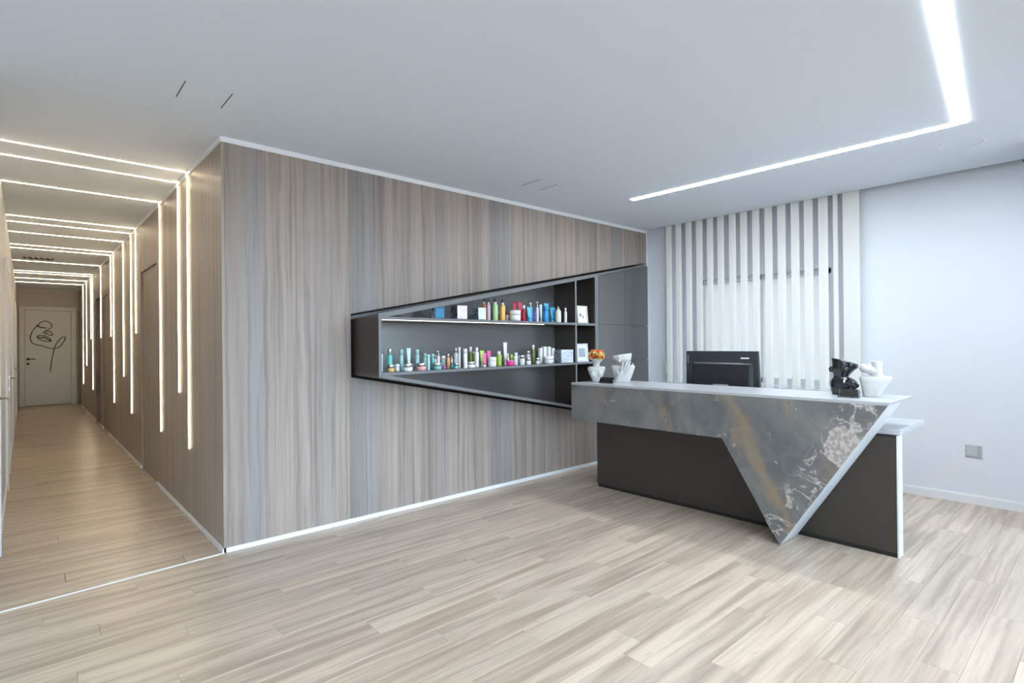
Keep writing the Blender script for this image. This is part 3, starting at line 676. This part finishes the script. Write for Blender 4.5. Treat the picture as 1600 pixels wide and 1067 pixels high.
def sculpt(name, label, loc, parts, mat, voxel=0.0035, rot=0.0, scale=1.0):
    b = MB()
    for v_, f_ in parts: b.add(v_, f_, 0, True)
    me = bpy.data.meshes.new(name); me.from_pydata([tuple(Vector(p)*scale) for p in b.v], [], b.f); me.materials.append(mat); me.update()
    bm = bmesh.new(); bm.from_mesh(me); bmesh.ops.recalc_face_normals(bm, faces=bm.faces); bm.to_mesh(me); bm.free()
    o = bpy.data.objects.new(name, me); COL.objects.link(o); o.location = loc; o.rotation_euler[2] = rot
    r = o.modifiers.new('remesh', 'REMESH'); r.mode = 'VOXEL'; r.voxel_size = voxel; r.use_smooth_shade = True
    s_ = o.modifiers.new('smooth', 'SMOOTH'); s_.iterations = 2; s_.factor = 0.5
    return tag(o, label, 'vase', 'head and shoulder vases')
def blob(c, rx, ry, rz):
    m = MB().ball(c, rx, ry, rz); return m.v, m.f
def limb(pts, r):
    m = MB().tube(pts, r); return m.v, m.f
# local frame of a vase: +y = left in the picture, -x = towards the viewer
# vase 1: bust with narrow waist, shoulders and flared jaw carrying flowers
sculpt('bust_vase', 'white shoulder bust vase holding the dried orange flowers', (4.09, 3.37, ZT),
  [loft([(0, 0, 0, .032, .040), (0, 0, .01, .036, .044), (0, .002, .06, .042, .062), (0, .003, .115, .040, .083), (0, .002, .138, .034, .085), (0, .0, .147, .028, .070)], e=2.6),
   loft([(0, .004, .135, .030, .040), (0, .004, .155, .026, .030), (0, .002, .175, .027, .030), (-.004, .0, .195, .036, .044), (-.006, -.004, .212, .042, .057), (-.006, -.005, .224, .042, .056)], wall=.010, depth=.03),
   blob((-.040, .0, .197), .010, .012, .006), blob((-.042, .0, .207), .010, .010, .005), blob((-.048, -.002, .222), .011, .009, .008),
   blob((-.034, .035, .075), .018, .026, .032), blob((-.034, -.033, .075), .018, .026, .032)], MAT['ceramic'], rot=0.68)
# vase 2: bust with a raised hand in front
f_ = []
for k, (dy, hh, ty) in enumerate([(.012, .190, -.020), (-.010, .205, -.034), (-.031, .200, -.046), (-.050, .178, -.052)]):
    f_.append(limb([(-.056, dy*.6+.010, .080), (-.068, dy, .115), (-.069, dy+ty*.5, .150), (-.060, dy+ty, hh)], [.010, .0092, .0085, .0055]))
sculpt('hand_vase', 'white bust vase with a raised hand laid against its neck', (4.22, 3.165, ZT),
  [loft([(0, .0, 0, .040, .068), (0, .0, .01, .042, .070), (0, -.004, .07, .046, .090), (0, -.006, .13, .044, .108), (0, -.006, .152, .038, .112), (0, -.006, .160, .028, .100)], e=3.0),
   loft([(0, -.014, .14, .034, .044), (0, -.012, .17, .034, .044), (-.004, -.004, .19, .044, .062), (-.008, .002, .215, .052, .084, .0), (-.008, .002, .245, .050, .090, -.10), (-.006, .0, .262, .046, .086, -.14)], wall=.011, depth=.05),
   blob((-.055, .030, .215), .012, .015, .009), blob((-.058, .030, .203), .011, .013, .007), blob((-.062, .028, .236), .014, .012, .014),
   limb([(-.036, .055, .004), (-.046, .040, .040), (-.052, .016, .075), (-.055, .002, .100)], [.026, .027, .026, .020]),
   limb([(-.054, .03, .055), (-.066, .046, .090), (-.064, .050, .125)], [.012, .010, .0065])] + f_, MAT['ceramic'], voxel=0.003, rot=0.64)
# vase 3: glossy black half face
sculpt('face_vase', 'glossy black half-face vase beside a card holder', (4.225, 1.292, ZT),
  [loft([(0, .006, 0, .042, .066), (0, .006, .01, .046, .070), (0, .004, .05, .048, .078), (.0, .0, .085, .046, .082), (0, .006, .105, .040, .070), (0, .014, .120, .034, .052)], e=2.5),
   loft([(0, .018, .10, .034, .048), (0, .018, .130, .034, .046), (0, .010, .155, .042, .058), (-.004, -.002, .180, .050, .072), (-.004, -.006, .205, .052, .078, .25), (-.004, -.004, .235, .052, .080, .28)], wall=.010, depth=.06),
   blob((-.050, .0, .170), .013, .022, .009), blob((-.052, .0, .183), .012, .020, .008), blob((-.058, .0, .206), .016, .015, .018),
   blob((0, .078, .175), .016, .014, .022), limb([(-.03, -.02, .095), (-.042, -.05, .082), (-.030, -.078, .060)], [.020, .020, .018])], MAT['blackgloss'], rot=0.29)
# vase 4: plain white bust turned away
sculpt('torso_vase', 'white bust vase with open neck at the pointed counter end', (4.20, 1.108, ZT),
  [loft([(0, .010, 0, .040, .052), (0, .010, .01, .042, .054), (0, .004, .06, .046, .066), (0, -.006, .105, .044, .086), (0, -.010, .128, .038, .094), (0, -.010, .138, .026, .080)], e=3.2),
   loft([(0, -.016, .115, .036, .048), (0, -.016, .150, .032, .038), (0, -.014, .185, .032, .034), (0, -.014, .222, .033, .036, .0), (0, -.014, .236, .033, .036, .06)], wall=.009, depth=.08),
   limb([(-.006, -.006, .17), (-.010, .022, .180), (-.012, .052, .186)], [.030, .030, .026]), blob((-.008, .056, .190), .026, .026, .030), blob((-.010, .020, .205), .018, .016, .022)], MAT['ceramic'], rot=0.25)
# card holders
def card_holder(loc, label, wd, lean):
    x, y_, z = loc; t = thing('card_holder', label, 'card holder', loc, 'card holders')
    m = MB().box(x-0.03, x+0.03, y_-wd/2, y_+wd/2, z+0.001, z+0.004)
    m.hull([(x+0.012, y_-wd/2, z), (x+0.015, y_-wd/2, z), (x+0.030, y_-wd/2, z+0.055), (x+0.027, y_-wd/2, z+0.055)], [(x+0.012, y_+wd/2, z), (x+0.015, y_+wd/2, z), (x+0.030, y_+wd/2, z+0.055), (x+0.027, y_+wd/2, z+0.055)])
    m.build('back_plate', MAT['acrylic'], t)
    for s_ in (-1, 1):
        yy = y_+s_*wd/2
        MB().hull([(x-0.03, yy-.0015, z), (x+.03, yy-.0015, z), (x+.03, yy-.0015, z+.05), (x+.0, yy-.0015, z+.05)], [(x-.03, yy+.0015, z), (x+.03, yy+.0015, z), (x+.03, yy+.0015, z+.05), (x, yy+.0015, z+.05)]).build('side_plate', MAT['acrylic'], t)
    MB().box(x-0.03, x-0.027, y_-wd/2, y_+wd/2, z+0.001, z+0.014).build('front_lip', MAT['acrylic'], t)
    MB().hull([(x-.012, y_-wd/2+.006, z+.006), (x-.004, y_-wd/2+.006, z+.006), (x+.012, y_-wd/2+.006, z+.055), (x+.004, y_-wd/2+.006, z+.055)], [(x-.012, y_+wd/2-.006, z+.006), (x-.004, y_+wd/2-.006, z+.006), (x+.012, y_+wd/2-.006, z+.055), (x+.004, y_+wd/2-.006, z+.055)]).build('cards', MAT['ink'], t)
card_holder((4.0, 3.185, ZT), 'clear holder with black cards between the two left white vases', 0.125, 0)
card_holder((4.03, 1.205, ZT), 'clear holder with black cards in front of the black vase', 0.115, 0)
# dried flowers
bq = thing('dried_flowers', 'round bunch of dried orange, yellow and red flowers', 'flowers', (4.085, 3.365, ZT+0.19))
rf = random.Random(3)
def bloom_mesh(col):
    b = MB()
    for ringi, (np_, el, ln) in enumerate(((6, 0.35, 1.0), (5, 0.95, 0.8))):
        for k in range(np_):
            a = 2*math.pi*(k+0.5*ringi)/np_; d_ = Vector((math.cos(a)*math.cos(el), math.sin(a)*math.cos(el), math.sin(el))); s_ = Vector((-math.sin(a), math.cos(a), 0))
            L_ = 0.017*ln; tip = d_*L_
            b.add([(0, 0, 0), tuple(d_*L_*.55+s_*.0075), tuple(tip+Vector((0, 0, .003))), tuple(d_*L_*.55-s_*.0075), tuple(d_*L_*.5-Vector((0, 0, .0025)))], [(0, 1, 2, 3), (0, 1, 4), (1, 2, 4), (2, 3, 4), (3, 0, 4)])
    me = bpy.data.meshes.new('bloom'); me.from_pydata(b.v, [], b.f); me.materials.append(C(col, 0.8)); me.update(); return me
bms = [bloom_mesh(c_) for c_ in ((0.80, 0.28, 0.05), (0.78, 0.16, 0.06), (0.85, 0.62, 0.22), (0.86, 0.76, 0.45), (0.50, 0.05, 0.02), (0.62, 0.40, 0.06))]
for k in range(80):
    t_ = (k+0.5)/80; ph = math.acos(1-1.45*t_); a = k*2.39996
    d_ = Vector((math.sin(ph)*math.cos(a), math.sin(ph)*math.sin(a), math.cos(ph)))
    o = bpy.data.objects.new('bloom', rf.choice(bms if d_.z < .55 else bms[:3]+bms[:2])); COL.objects.link(o); o.parent = bq
    o.location = Vector((d_.x*.062, d_.y*.075, .062+d_.z*.052))*rf.uniform(.85, 1.04)
    o.rotation_euler = d_.to_track_quat('Z', 'Y').to_euler(); s_ = rf.uniform(.8, 1.25); o.scale = (s_, s_, s_)
sm_ = MB()
for k in range(9):
    a = k*2.4; sm_.tube([(4.085+.01*math.cos(a), 3.365+.01*math.sin(a), ZT+.195), (4.085+.035*math.cos(a), 3.365+.04*math.sin(a), ZT+.25)], .002, 5)
sm_.build('stems', C((0.25, 0.22, 0.08), 0.7), bq)

# ------------------------------------------------------------------ cosmetics on the two shelves
TEAL, TEALP, MINT = (0.10, 0.50, 0.46), (0.33, 0.58, 0.58), (0.50, 0.74, 0.70)
WHT, SIL, CRM = (0.80, 0.80, 0.79), (0.72, 0.73, 0.74), (0.76, 0.72, 0.64)
PINK, HOT, RED = (0.80, 0.12, 0.38), (0.78, 0.02, 0.25), (0.58, 0.03, 0.06)
LIME, GRN, OLV = (0.42, 0.72, 0.10), (0.30, 0.50, 0.04), (0.14, 0.17, 0.03)
ORG, YEL, BLU, NAV, PUR, AQU = (0.78, 0.33, 0.10), (0.88, 0.55, 0.14), (0.03, 0.28, 0.62), (0.03, 0.10, 0.30), (0.16, 0.07, 0.38), (0.12, 0.52, 0.78)
FLD = floral('dark floral print', (0.02, 0.03, 0.05), (0.30, 0.33, 0.38)); FLL = floral('pale floral print', (0.45, 0.55, 0.66), (0.74, 0.78, 0.82), 45)
FLM = floral('mint floral print', (0.62, 0.80, 0.70), (0.76, 0.86, 0.80), 40); FLP = floral('rose floral print', (0.80, 0.68, 0.72), (0.82, 0.80, 0.80), 40); FLW = floral('white floral print', (0.10, 0.12, 0.16), (0.76, 0.77, 0.78), 50)
def product(kind, x, y, wd, h, z, c1, c2, label, cat, grp):
    names = {'jar': 'cream_jar', 'jartall': 'cream_jar', 'tube': 'cream_tube', 'tubeup': 'cream_tube', 'box': 'carton', 'frame': 'picture_frame', 'pump': 'pump_bottle', 'dropper': 'spray_bottle', 'flask': 'flask'}
    t = thing(names.get(kind, 'bottle'), label, cat, (x, y, z), grp)
    r = wd/2; n = 18; ctr = (x, y, z)
    body = c1 if not isinstance(c1, tuple) else C(c1); cap = c2 if not isinstance(c2, tuple) else (C(c2, 0.15, 0.85) if c2 == SIL else C(c2))
    if kind in ('cyl', 'vial'):
        MB().lathe([(r*.94, 0), (r, .003), (r, h*.74), (r*.97, h*.745)], n, ctr).build('body', body, t)
        MB().lathe([(r*.99, h*.75), (r*.99, h*.985), (r*.9, h)], n, ctr).build('cap', cap, t)
    elif kind == 'bottle':
        MB().lathe([(r*.92, 0), (r, .004), (r, h*.60), (r*.85, h*.68), (r*.5, h*.73), (r*.5, h*.77)], n, ctr).build('body', body, t)
        MB().lathe([(r*.62, h*.77), (r*.62, h*.97), (r*.5, h)], n, ctr).build('cap', cap, t)
    elif kind == 'bcap':
        MB().lathe([(r*.95, 0), (r, .004), (r, h*.70), (r*.93, h*.735), (r*.6, h*.75)], n, ctr).build('body', body, t)
        MB().lathe([(r*.64, h*.75), (r*.64, h*.98), (r*.55, h)], n, ctr).build('cap', cap, t)
    elif kind in ('jar', 'jartall'):
        k = .55 if kind == 'jar' else .66
        MB().lathe([(r*.86, 0), (r*.97, .004), (r*.98, h*k*.9), (r*.93, h*k)], 22, ctr).build('body', body, t)
        MB().lathe([(r, h*k), (r, h*.95), (r*.94, h)], 22, ctr).build('lid', cap, t)
    elif kind in ('tube', 'tubeup'):
        MB().lathe([(r*.50, 0), (r*.54, .003), (r*.52, h*.16)], n, ctr).build('cap', cap, t)
        rings = []
        for q in range(6):
            u = q/5; z_ = h*.16+u*h*.84
            rings.append([(x+(r*.62+(r-r*.62)*u)*math.cos(2*math.pi*k/n), y+(r*.58*(1-u)+.0012*u)*math.sin(2*math.pi*k/n), z+z_) for k in range(n)])
        v_ = [p_ for rg in rings for p_ in rg]
        f2 = [(i*n+k, i*n+(k+1) % n, (i+1)*n+(k+1) % n, (i+1)*n+k) for i in range(5) for k in range(n)]+[tuple(range(n))[::-1], tuple(5*n+k for k in range(n))]
        MB().add(v_, f2, 0, True).build('body', body, t)
    elif kind == 'pump':
        MB().lathe([(r*.95, 0), (r, .004), (r, h*.66), (r*.8, h*.70), (r*.55, h*.72)], n, ctr).build('body', body, t)
        MB().lathe([(r*.6, h*.72), (r*.6, h*.82), (r*.25, h*.84), (r*.25, h*.91), (r*.5, h*.92), (r*.5, h)], n, ctr).box(x-r*1.25, x, y-r*.2, y+r*.2, z+h*.93, z+h*.985).build('pump_head', cap, t)
    elif kind == 'dropper':
        MB().lathe([(r*.95, 0), (r, .004), (r, h*.70), (r*.92, h*.725), (r*.6, h*.735)], n, ctr).build('body', body, t)
        MB().lathe([(r*.62, h*.735), (r*.62, h*.84), (r*.5, h*.85)], n, ctr).build('collar', C(CRM, 0.25), t)
        MB().lathe([(r*.34, h*.85), (r*.34, h*.97), (r*.2, h)], n, ctr).build('nozzle', cap, t)
    elif kind == 'flask':
        MB().lathe([(r*.5, 0), (r*.85, h*.10), (r, h*.32), (r*.85, h*.54), (r*.4, h*.66), (r*.4, h*.72)], n, ctr).build('body', body, t)
        MB().lathe([(r*.48, h*.72), (r*.48, h*.97), (r*.4, h)], n, ctr).build('cap', cap, t)
    elif kind == 'box':
        a = wd*.70; dp = min(wd*.62, .09) if wd > .06 else wd*.6
        m = MB().box(x-a/2, x+a/2, y-dp/2, y+dp/2, z, z+h*.86); m.m[5] = 1
        m.build('body', [body, cap], t, bevel=.0015)
        m = MB().box(x-a/2-.001, x+a/2+.001, y-dp/2-.001, y+dp/2+.001, z+h*.862, z+h); m.m[5] = 1
        m.build('lid', [body, cap], t, bevel=.0015)
    elif kind == 'frame':
        a = wd*1.42; th = .020; fwid = .016; yb_ = .018
        def lean(p_): return (p_[0], p_[1]+(p_[2]-z)*yb_/h, p_[2])
        m = MB().box(x-a/2, x+a/2, y, y+th, z, z+fwid).box(x-a/2, x+a/2, y, y+th, z+h-fwid, z+h).box(x-a/2, x-a/2+fwid, y, y+th, z+fwid, z+h-fwid).box(x+a/2-fwid, x+a/2, y, y+th, z+fwid, z+h-fwid)
        m.v = [lean(p_) for p_ in m.v]; m.build('border', body, t)
        m = MB().box(x-a/2+fwid, x+a/2-fwid, y+.008, y+.014, z+fwid, z+h-fwid); m.v = [lean(p_) for p_ in m.v]; m.build('mount', C(WHT, 0.6), t)
        pics = [(-.30, -.08, .38, .56), (.02, .14, .30, .44)] if cap is None else [(-.28, .28, .26, .74)]
        for px0, px1, pz0, pz1 in pics:
            m = MB().box(x+a*px0, x+a*px1, y+.006, y+.008, z+h*pz0, z+h*pz1); m.v = [lean(p_) for p_ in m.v]; m.build('picture', C((0.36, 0.26, 0.33)) if cap is None else cap, t)
        m = MB().hull([(x-.015, y+.07, z), (x+.015, y+.07, z), (x+.015, y+.073, z), (x-.015, y+.073, z)], [(x-.015, y+.052, z+h*.7), (x+.015, y+.052, z+h*.7), (x+.015, y+.055, z+h*.7), (x-.015, y+.055, z+h*.7)]); m.build('strut', MAT['black'], t)
    return t
low = [
('vial',2.034,3.774,.014,.139,MINT,WHT,'pale mint slim bottle at the far left end of the lower shelf','bottle'),
('bcap',2.104,3.781,.042,.177,TEAL,SIL,'teal bottle with silver cap behind the gold jar','bottle'),
('jar',2.078,3.718,.057,.056,(0.62,.40,.14),SIL,'gold jar with mirrored lid at the left end of the lower shelf','jar'),
('jar',2.172,3.787,.040,.056,CRM,WHT,'small cream jar right beside the gold jar','jar'),
('cyl',2.249,3.855,.032,.170,TEALP,TEALP,'tall teal cylinder bottle left of the white upright tube','bottle'),
('tubeup',2.322,3.862,.038,.179,MINT,WHT,'pale mint tube standing behind the clear silver jar','tube'),
('jar',2.236,3.733,.077,.060,SIL,SIL,'wide silver jar between the gold jar and the rose jar','jar'),
('cyl',2.406,3.870,.034,.168,TEALP,TEALP,'tall teal cylinder bottle standing behind the rose jar','bottle'),
('jar',2.367,3.746,.078,.061,(0.80,.36,.36),SIL,'wide rose pink jar with silver lid','jar'),
('cyl',2.485,3.878,.028,.135,TEALP,TEALP,'shorter teal bottle at the back, right of the rose jar','bottle'),
('cyl',2.439,3.753,.026,.126,TEALP,MINT,'pale teal bottle at the shelf edge right of the rose jar','bottle'),
('cyl',2.526,3.821,.023,.129,TEAL,TEALP,'narrow teal bottle behind the clear teal jar','bottle'),
('bottle',2.598,3.889,.016,.116,SIL,SIL,'tiny silver bottle left of the pinkish pump bottle','bottle'),
('pump',2.629,3.892,.028,.154,(0.72,.62,.62),SIL,'pinkish silver pump bottle on the lower shelf','bottle'),
('jar',2.529,3.761,.072,.056,(0.22,.45,.46),SIL,'wide teal jar with mirrored lid in the front row','jar'),
('jartall',2.684,3.897,.036,.109,TEALP,WHT,'tall teal jar with white lid behind the purple bottle','jar'),
('bottle',2.606,3.769,.021,.043,(0.45,.10,.36),SIL,'tiny purple bottle at the shelf edge','bottle'),
('bcap',2.694,3.838,.027,.126,ORG,SIL,'orange bottle with silver cap on the lower shelf','bottle'),
('dropper',2.777,3.906,.022,.101,SIL,WHT,'small white dropper bottle right of the orange bottle','bottle'),
('flask',2.688,3.777,.033,.061,(0.02,.16,.20),SIL,'round dark teal flask in the front row','bottle'),
('jar',2.735,3.781,.035,.044,TEALP,SIL,'small teal jar beside the round dark flask','jar'),
('bcap',2.827,3.911,.034,.173,WHT,SIL,'white bottle with silver cap left of a slim white bottle','bottle'),
('cyl',2.818,3.849,.022,.179,WHT,WHT,'slim white bottle touching the silver-capped white bottle','bottle'),
('cyl',2.838,3.791,.035,.167,WHT,WHT,'white cylinder bottle left of the olive oil bottle','bottle'),
('jar',2.906,3.798,.076,.055,WHT,SIL,'wide white jar in front of the olive oil bottle','jar'),
('bcap',3.001,3.927,.038,.182,OLV,WHT,'olive green oil bottle with tall white cap','bottle'),
('bottle',3.041,3.931,.019,.141,GRN,WHT,'narrow bright green bottle beside the olive oil bottle','bottle'),
('bcap',3.025,3.869,.040,.176,WHT,WHT,'white bottle left of the lime green tube','bottle'),
('tube',3.144,3.941,.051,.145,LIME,WHT,'lime green tube behind the front pink tube','tube'),
('tube',3.069,3.813,.047,.124,PINK,WHT,'pink tube with white cap in the front row','tube'),
('tube',3.234,3.950,.048,.144,PINK,WHT,'pink tube in the back row behind the white jar','tube'),
('jar',3.166,3.823,.078,.087,WHT,WHT,'plump white jar right of the front pink tube','jar'),
('bcap',3.311,3.897,.050,.137,GRN,WHT,'green bottle with wide white cap right of the plump white jar','bottle'),
('tubeup',3.453,3.971,.048,.220,(0.76,.76,.82),WHT,'tallest white tube on the lower shelf, above the magenta jar','tube'),
('bottle',3.431,3.908,.027,.116,(0.80,.55,.42),WHT,'small peach bottle just behind the magenta jar','bottle'),
('jar',3.402,3.845,.075,.051,HOT,PINK,'magenta jar with pink lid in the front row','jar'),
('tube',3.544,3.979,.031,.101,LIME,WHT,'small pale green tube right of the peach bottle','tube'),
('bcap',3.546,3.919,.047,.120,WHT,WHT,'white bottle right of the magenta jar','bottle'),
('jartall',3.571,3.862,.055,.096,SIL,SIL,'silver jar left of the two stacked-looking silver pots','jar'),
('cyl',3.789,4.003,.046,.135,SIL,SIL,'tall silver bottle behind the silver pot','bottle'),
('jartall',3.663,3.870,.054,.062,SIL,SIL,'low silver pot in front of the tall silver bottle','jar'),
('bcap',3.802,3.944,.037,.192,OLV,CRM,'tall dark olive bottle with cream cap','bottle'),
('jar',3.804,3.884,.042,.065,SIL,SIL,'small silver jar right of the dark olive bottle','jar'),
('box',3.976,4.021,.050,.158,WHT,WHT,'white carton at the left of four white cartons','box'),
('box',4.040,4.027,.058,.171,WHT,WHT,'tall white carton, second of four from the left','box'),
('box',4.111,4.034,.056,.170,WHT,WHT,'tall white carton, third of four from the left','box'),
('box',4.177,4.040,.052,.155,WHT,WHT,'white carton at the right of four white cartons','box'),
('jar',3.972,3.900,.104,.074,(0.70,.70,.74),WHT,'wide white tub in front of the white cartons','jar'),
('box',4.268,3.955,.265,.137,FLL,FLD,'blue and grey patterned box beside the divider','box'),
('frame',4.596,3.975,.135,.199,(0.66,.68,.72),(0.36,.40,.46),'silver-grey picture frame in the lower right compartment','frame'),
]
upp = [
('box',2.555,3.794,.127,.098,C((0.03,.22,.42)),FLW,'blue and floral tin at the left of the upper shelf','box'),
('box',2.798,3.817,.149,.114,FLP,FLD,'rose and black floral tin, second on the upper shelf','box'),
('box',3.014,3.808,.122,.104,FLM,FLD,'mint and dark floral box left of the spray bottles','box'),
('dropper',3.176,3.944,.044,.207,ORG,(0.04,.03,.03),'orange spray bottle behind the mint box','bottle'),
('dropper',3.178,3.884,.035,.197,(0.68,.50,.60),(0.04,.03,.03),'lilac spray bottle right of the mint box','bottle'),
('dropper',3.265,3.892,.051,.202,(0.42,.68,.30),(0.04,.03,.03),'light green spray bottle on the upper shelf','bottle'),
('dropper',3.364,3.902,.051,.201,YEL,(0.04,.03,.03),'yellow spray bottle on the upper shelf','bottle'),
('bottle',3.370,3.963,.019,.083,(0.60,.14,.04),CRM,'small rust red bottle behind the yellow spray bottle','bottle'),
('jartall',3.425,3.908,.030,.088,(0.72,.45,.50),(0.25,.04,.05),'small pink jar with dark red lid','jar'),
('jar',3.479,3.853,.107,.099,WHT,WHT,'large white jar in front of the red tubes','jar'),
('tube',3.595,3.984,.047,.192,RED,RED,'red tube, left of two behind the large white jar','tube'),
('tube',3.672,3.992,.057,.196,(0.68,.08,.16),RED,'red tube, right of two behind the large white jar','tube'),
('bottle',3.665,3.931,.047,.160,RED,WHT,'red bottle right of the large white jar','bottle'),
('tube',3.689,3.873,.069,.139,AQU,AQU,'light blue tube in front of the white pump bottles','tube'),
('pump',3.836,4.008,.026,.197,WHT,WHT,'white pump bottle behind the front light blue tube','bottle'),
('bottle',3.790,3.943,.026,.134,BLU,BLU,'narrow blue bottle left of the purple bottle','bottle'),
('bottle',3.763,3.880,.023,.142,PUR,PUR,'narrow purple bottle on the upper shelf','bottle'),
('pump',3.870,3.951,.030,.208,WHT,SIL,'white pump bottle with silver head right of the purple bottle','bottle'),
('tube',3.993,4.023,.040,.185,(0.62,.76,.88),WHT,'whitish blue tube in the back row','tube'),
('bottle',3.934,3.896,.061,.162,BLU,BLU,'deep blue bottle in the front row','bottle'),
('tube',4.084,4.031,.070,.202,AQU,AQU,'tall light blue tube behind the deep blue bottle','tube'),
('tube',4.116,3.974,.076,.160,(0.03,.36,.58),AQU,'teal blue tube left of the cream spray bottle','tube'),
('dropper',4.138,3.916,.063,.164,CRM,(0.45,.28,.14),'cream bottle with wooden spray top','bottle'),
('bcap',4.264,3.928,.030,.156,WHT,WHT,'slim white bottle standing alone near the divider','bottle'),
('frame',4.604,3.975,.121,.194,(0.72,.68,.60),None,'cream picture frame in the upper right compartment','frame'),
]
for r_ in low: product(*r_[:5], 1.188, r_[5], r_[6], r_[7], r_[8], 'cosmetics on the lower shelf')
for r_ in upp: product(*r_[:5], 1.611, r_[5], r_[6], r_[7], r_[8], 'cosmetics on the upper shelf')
for o in bpy.data.objects:
    if '_o' in o: del o['_o']
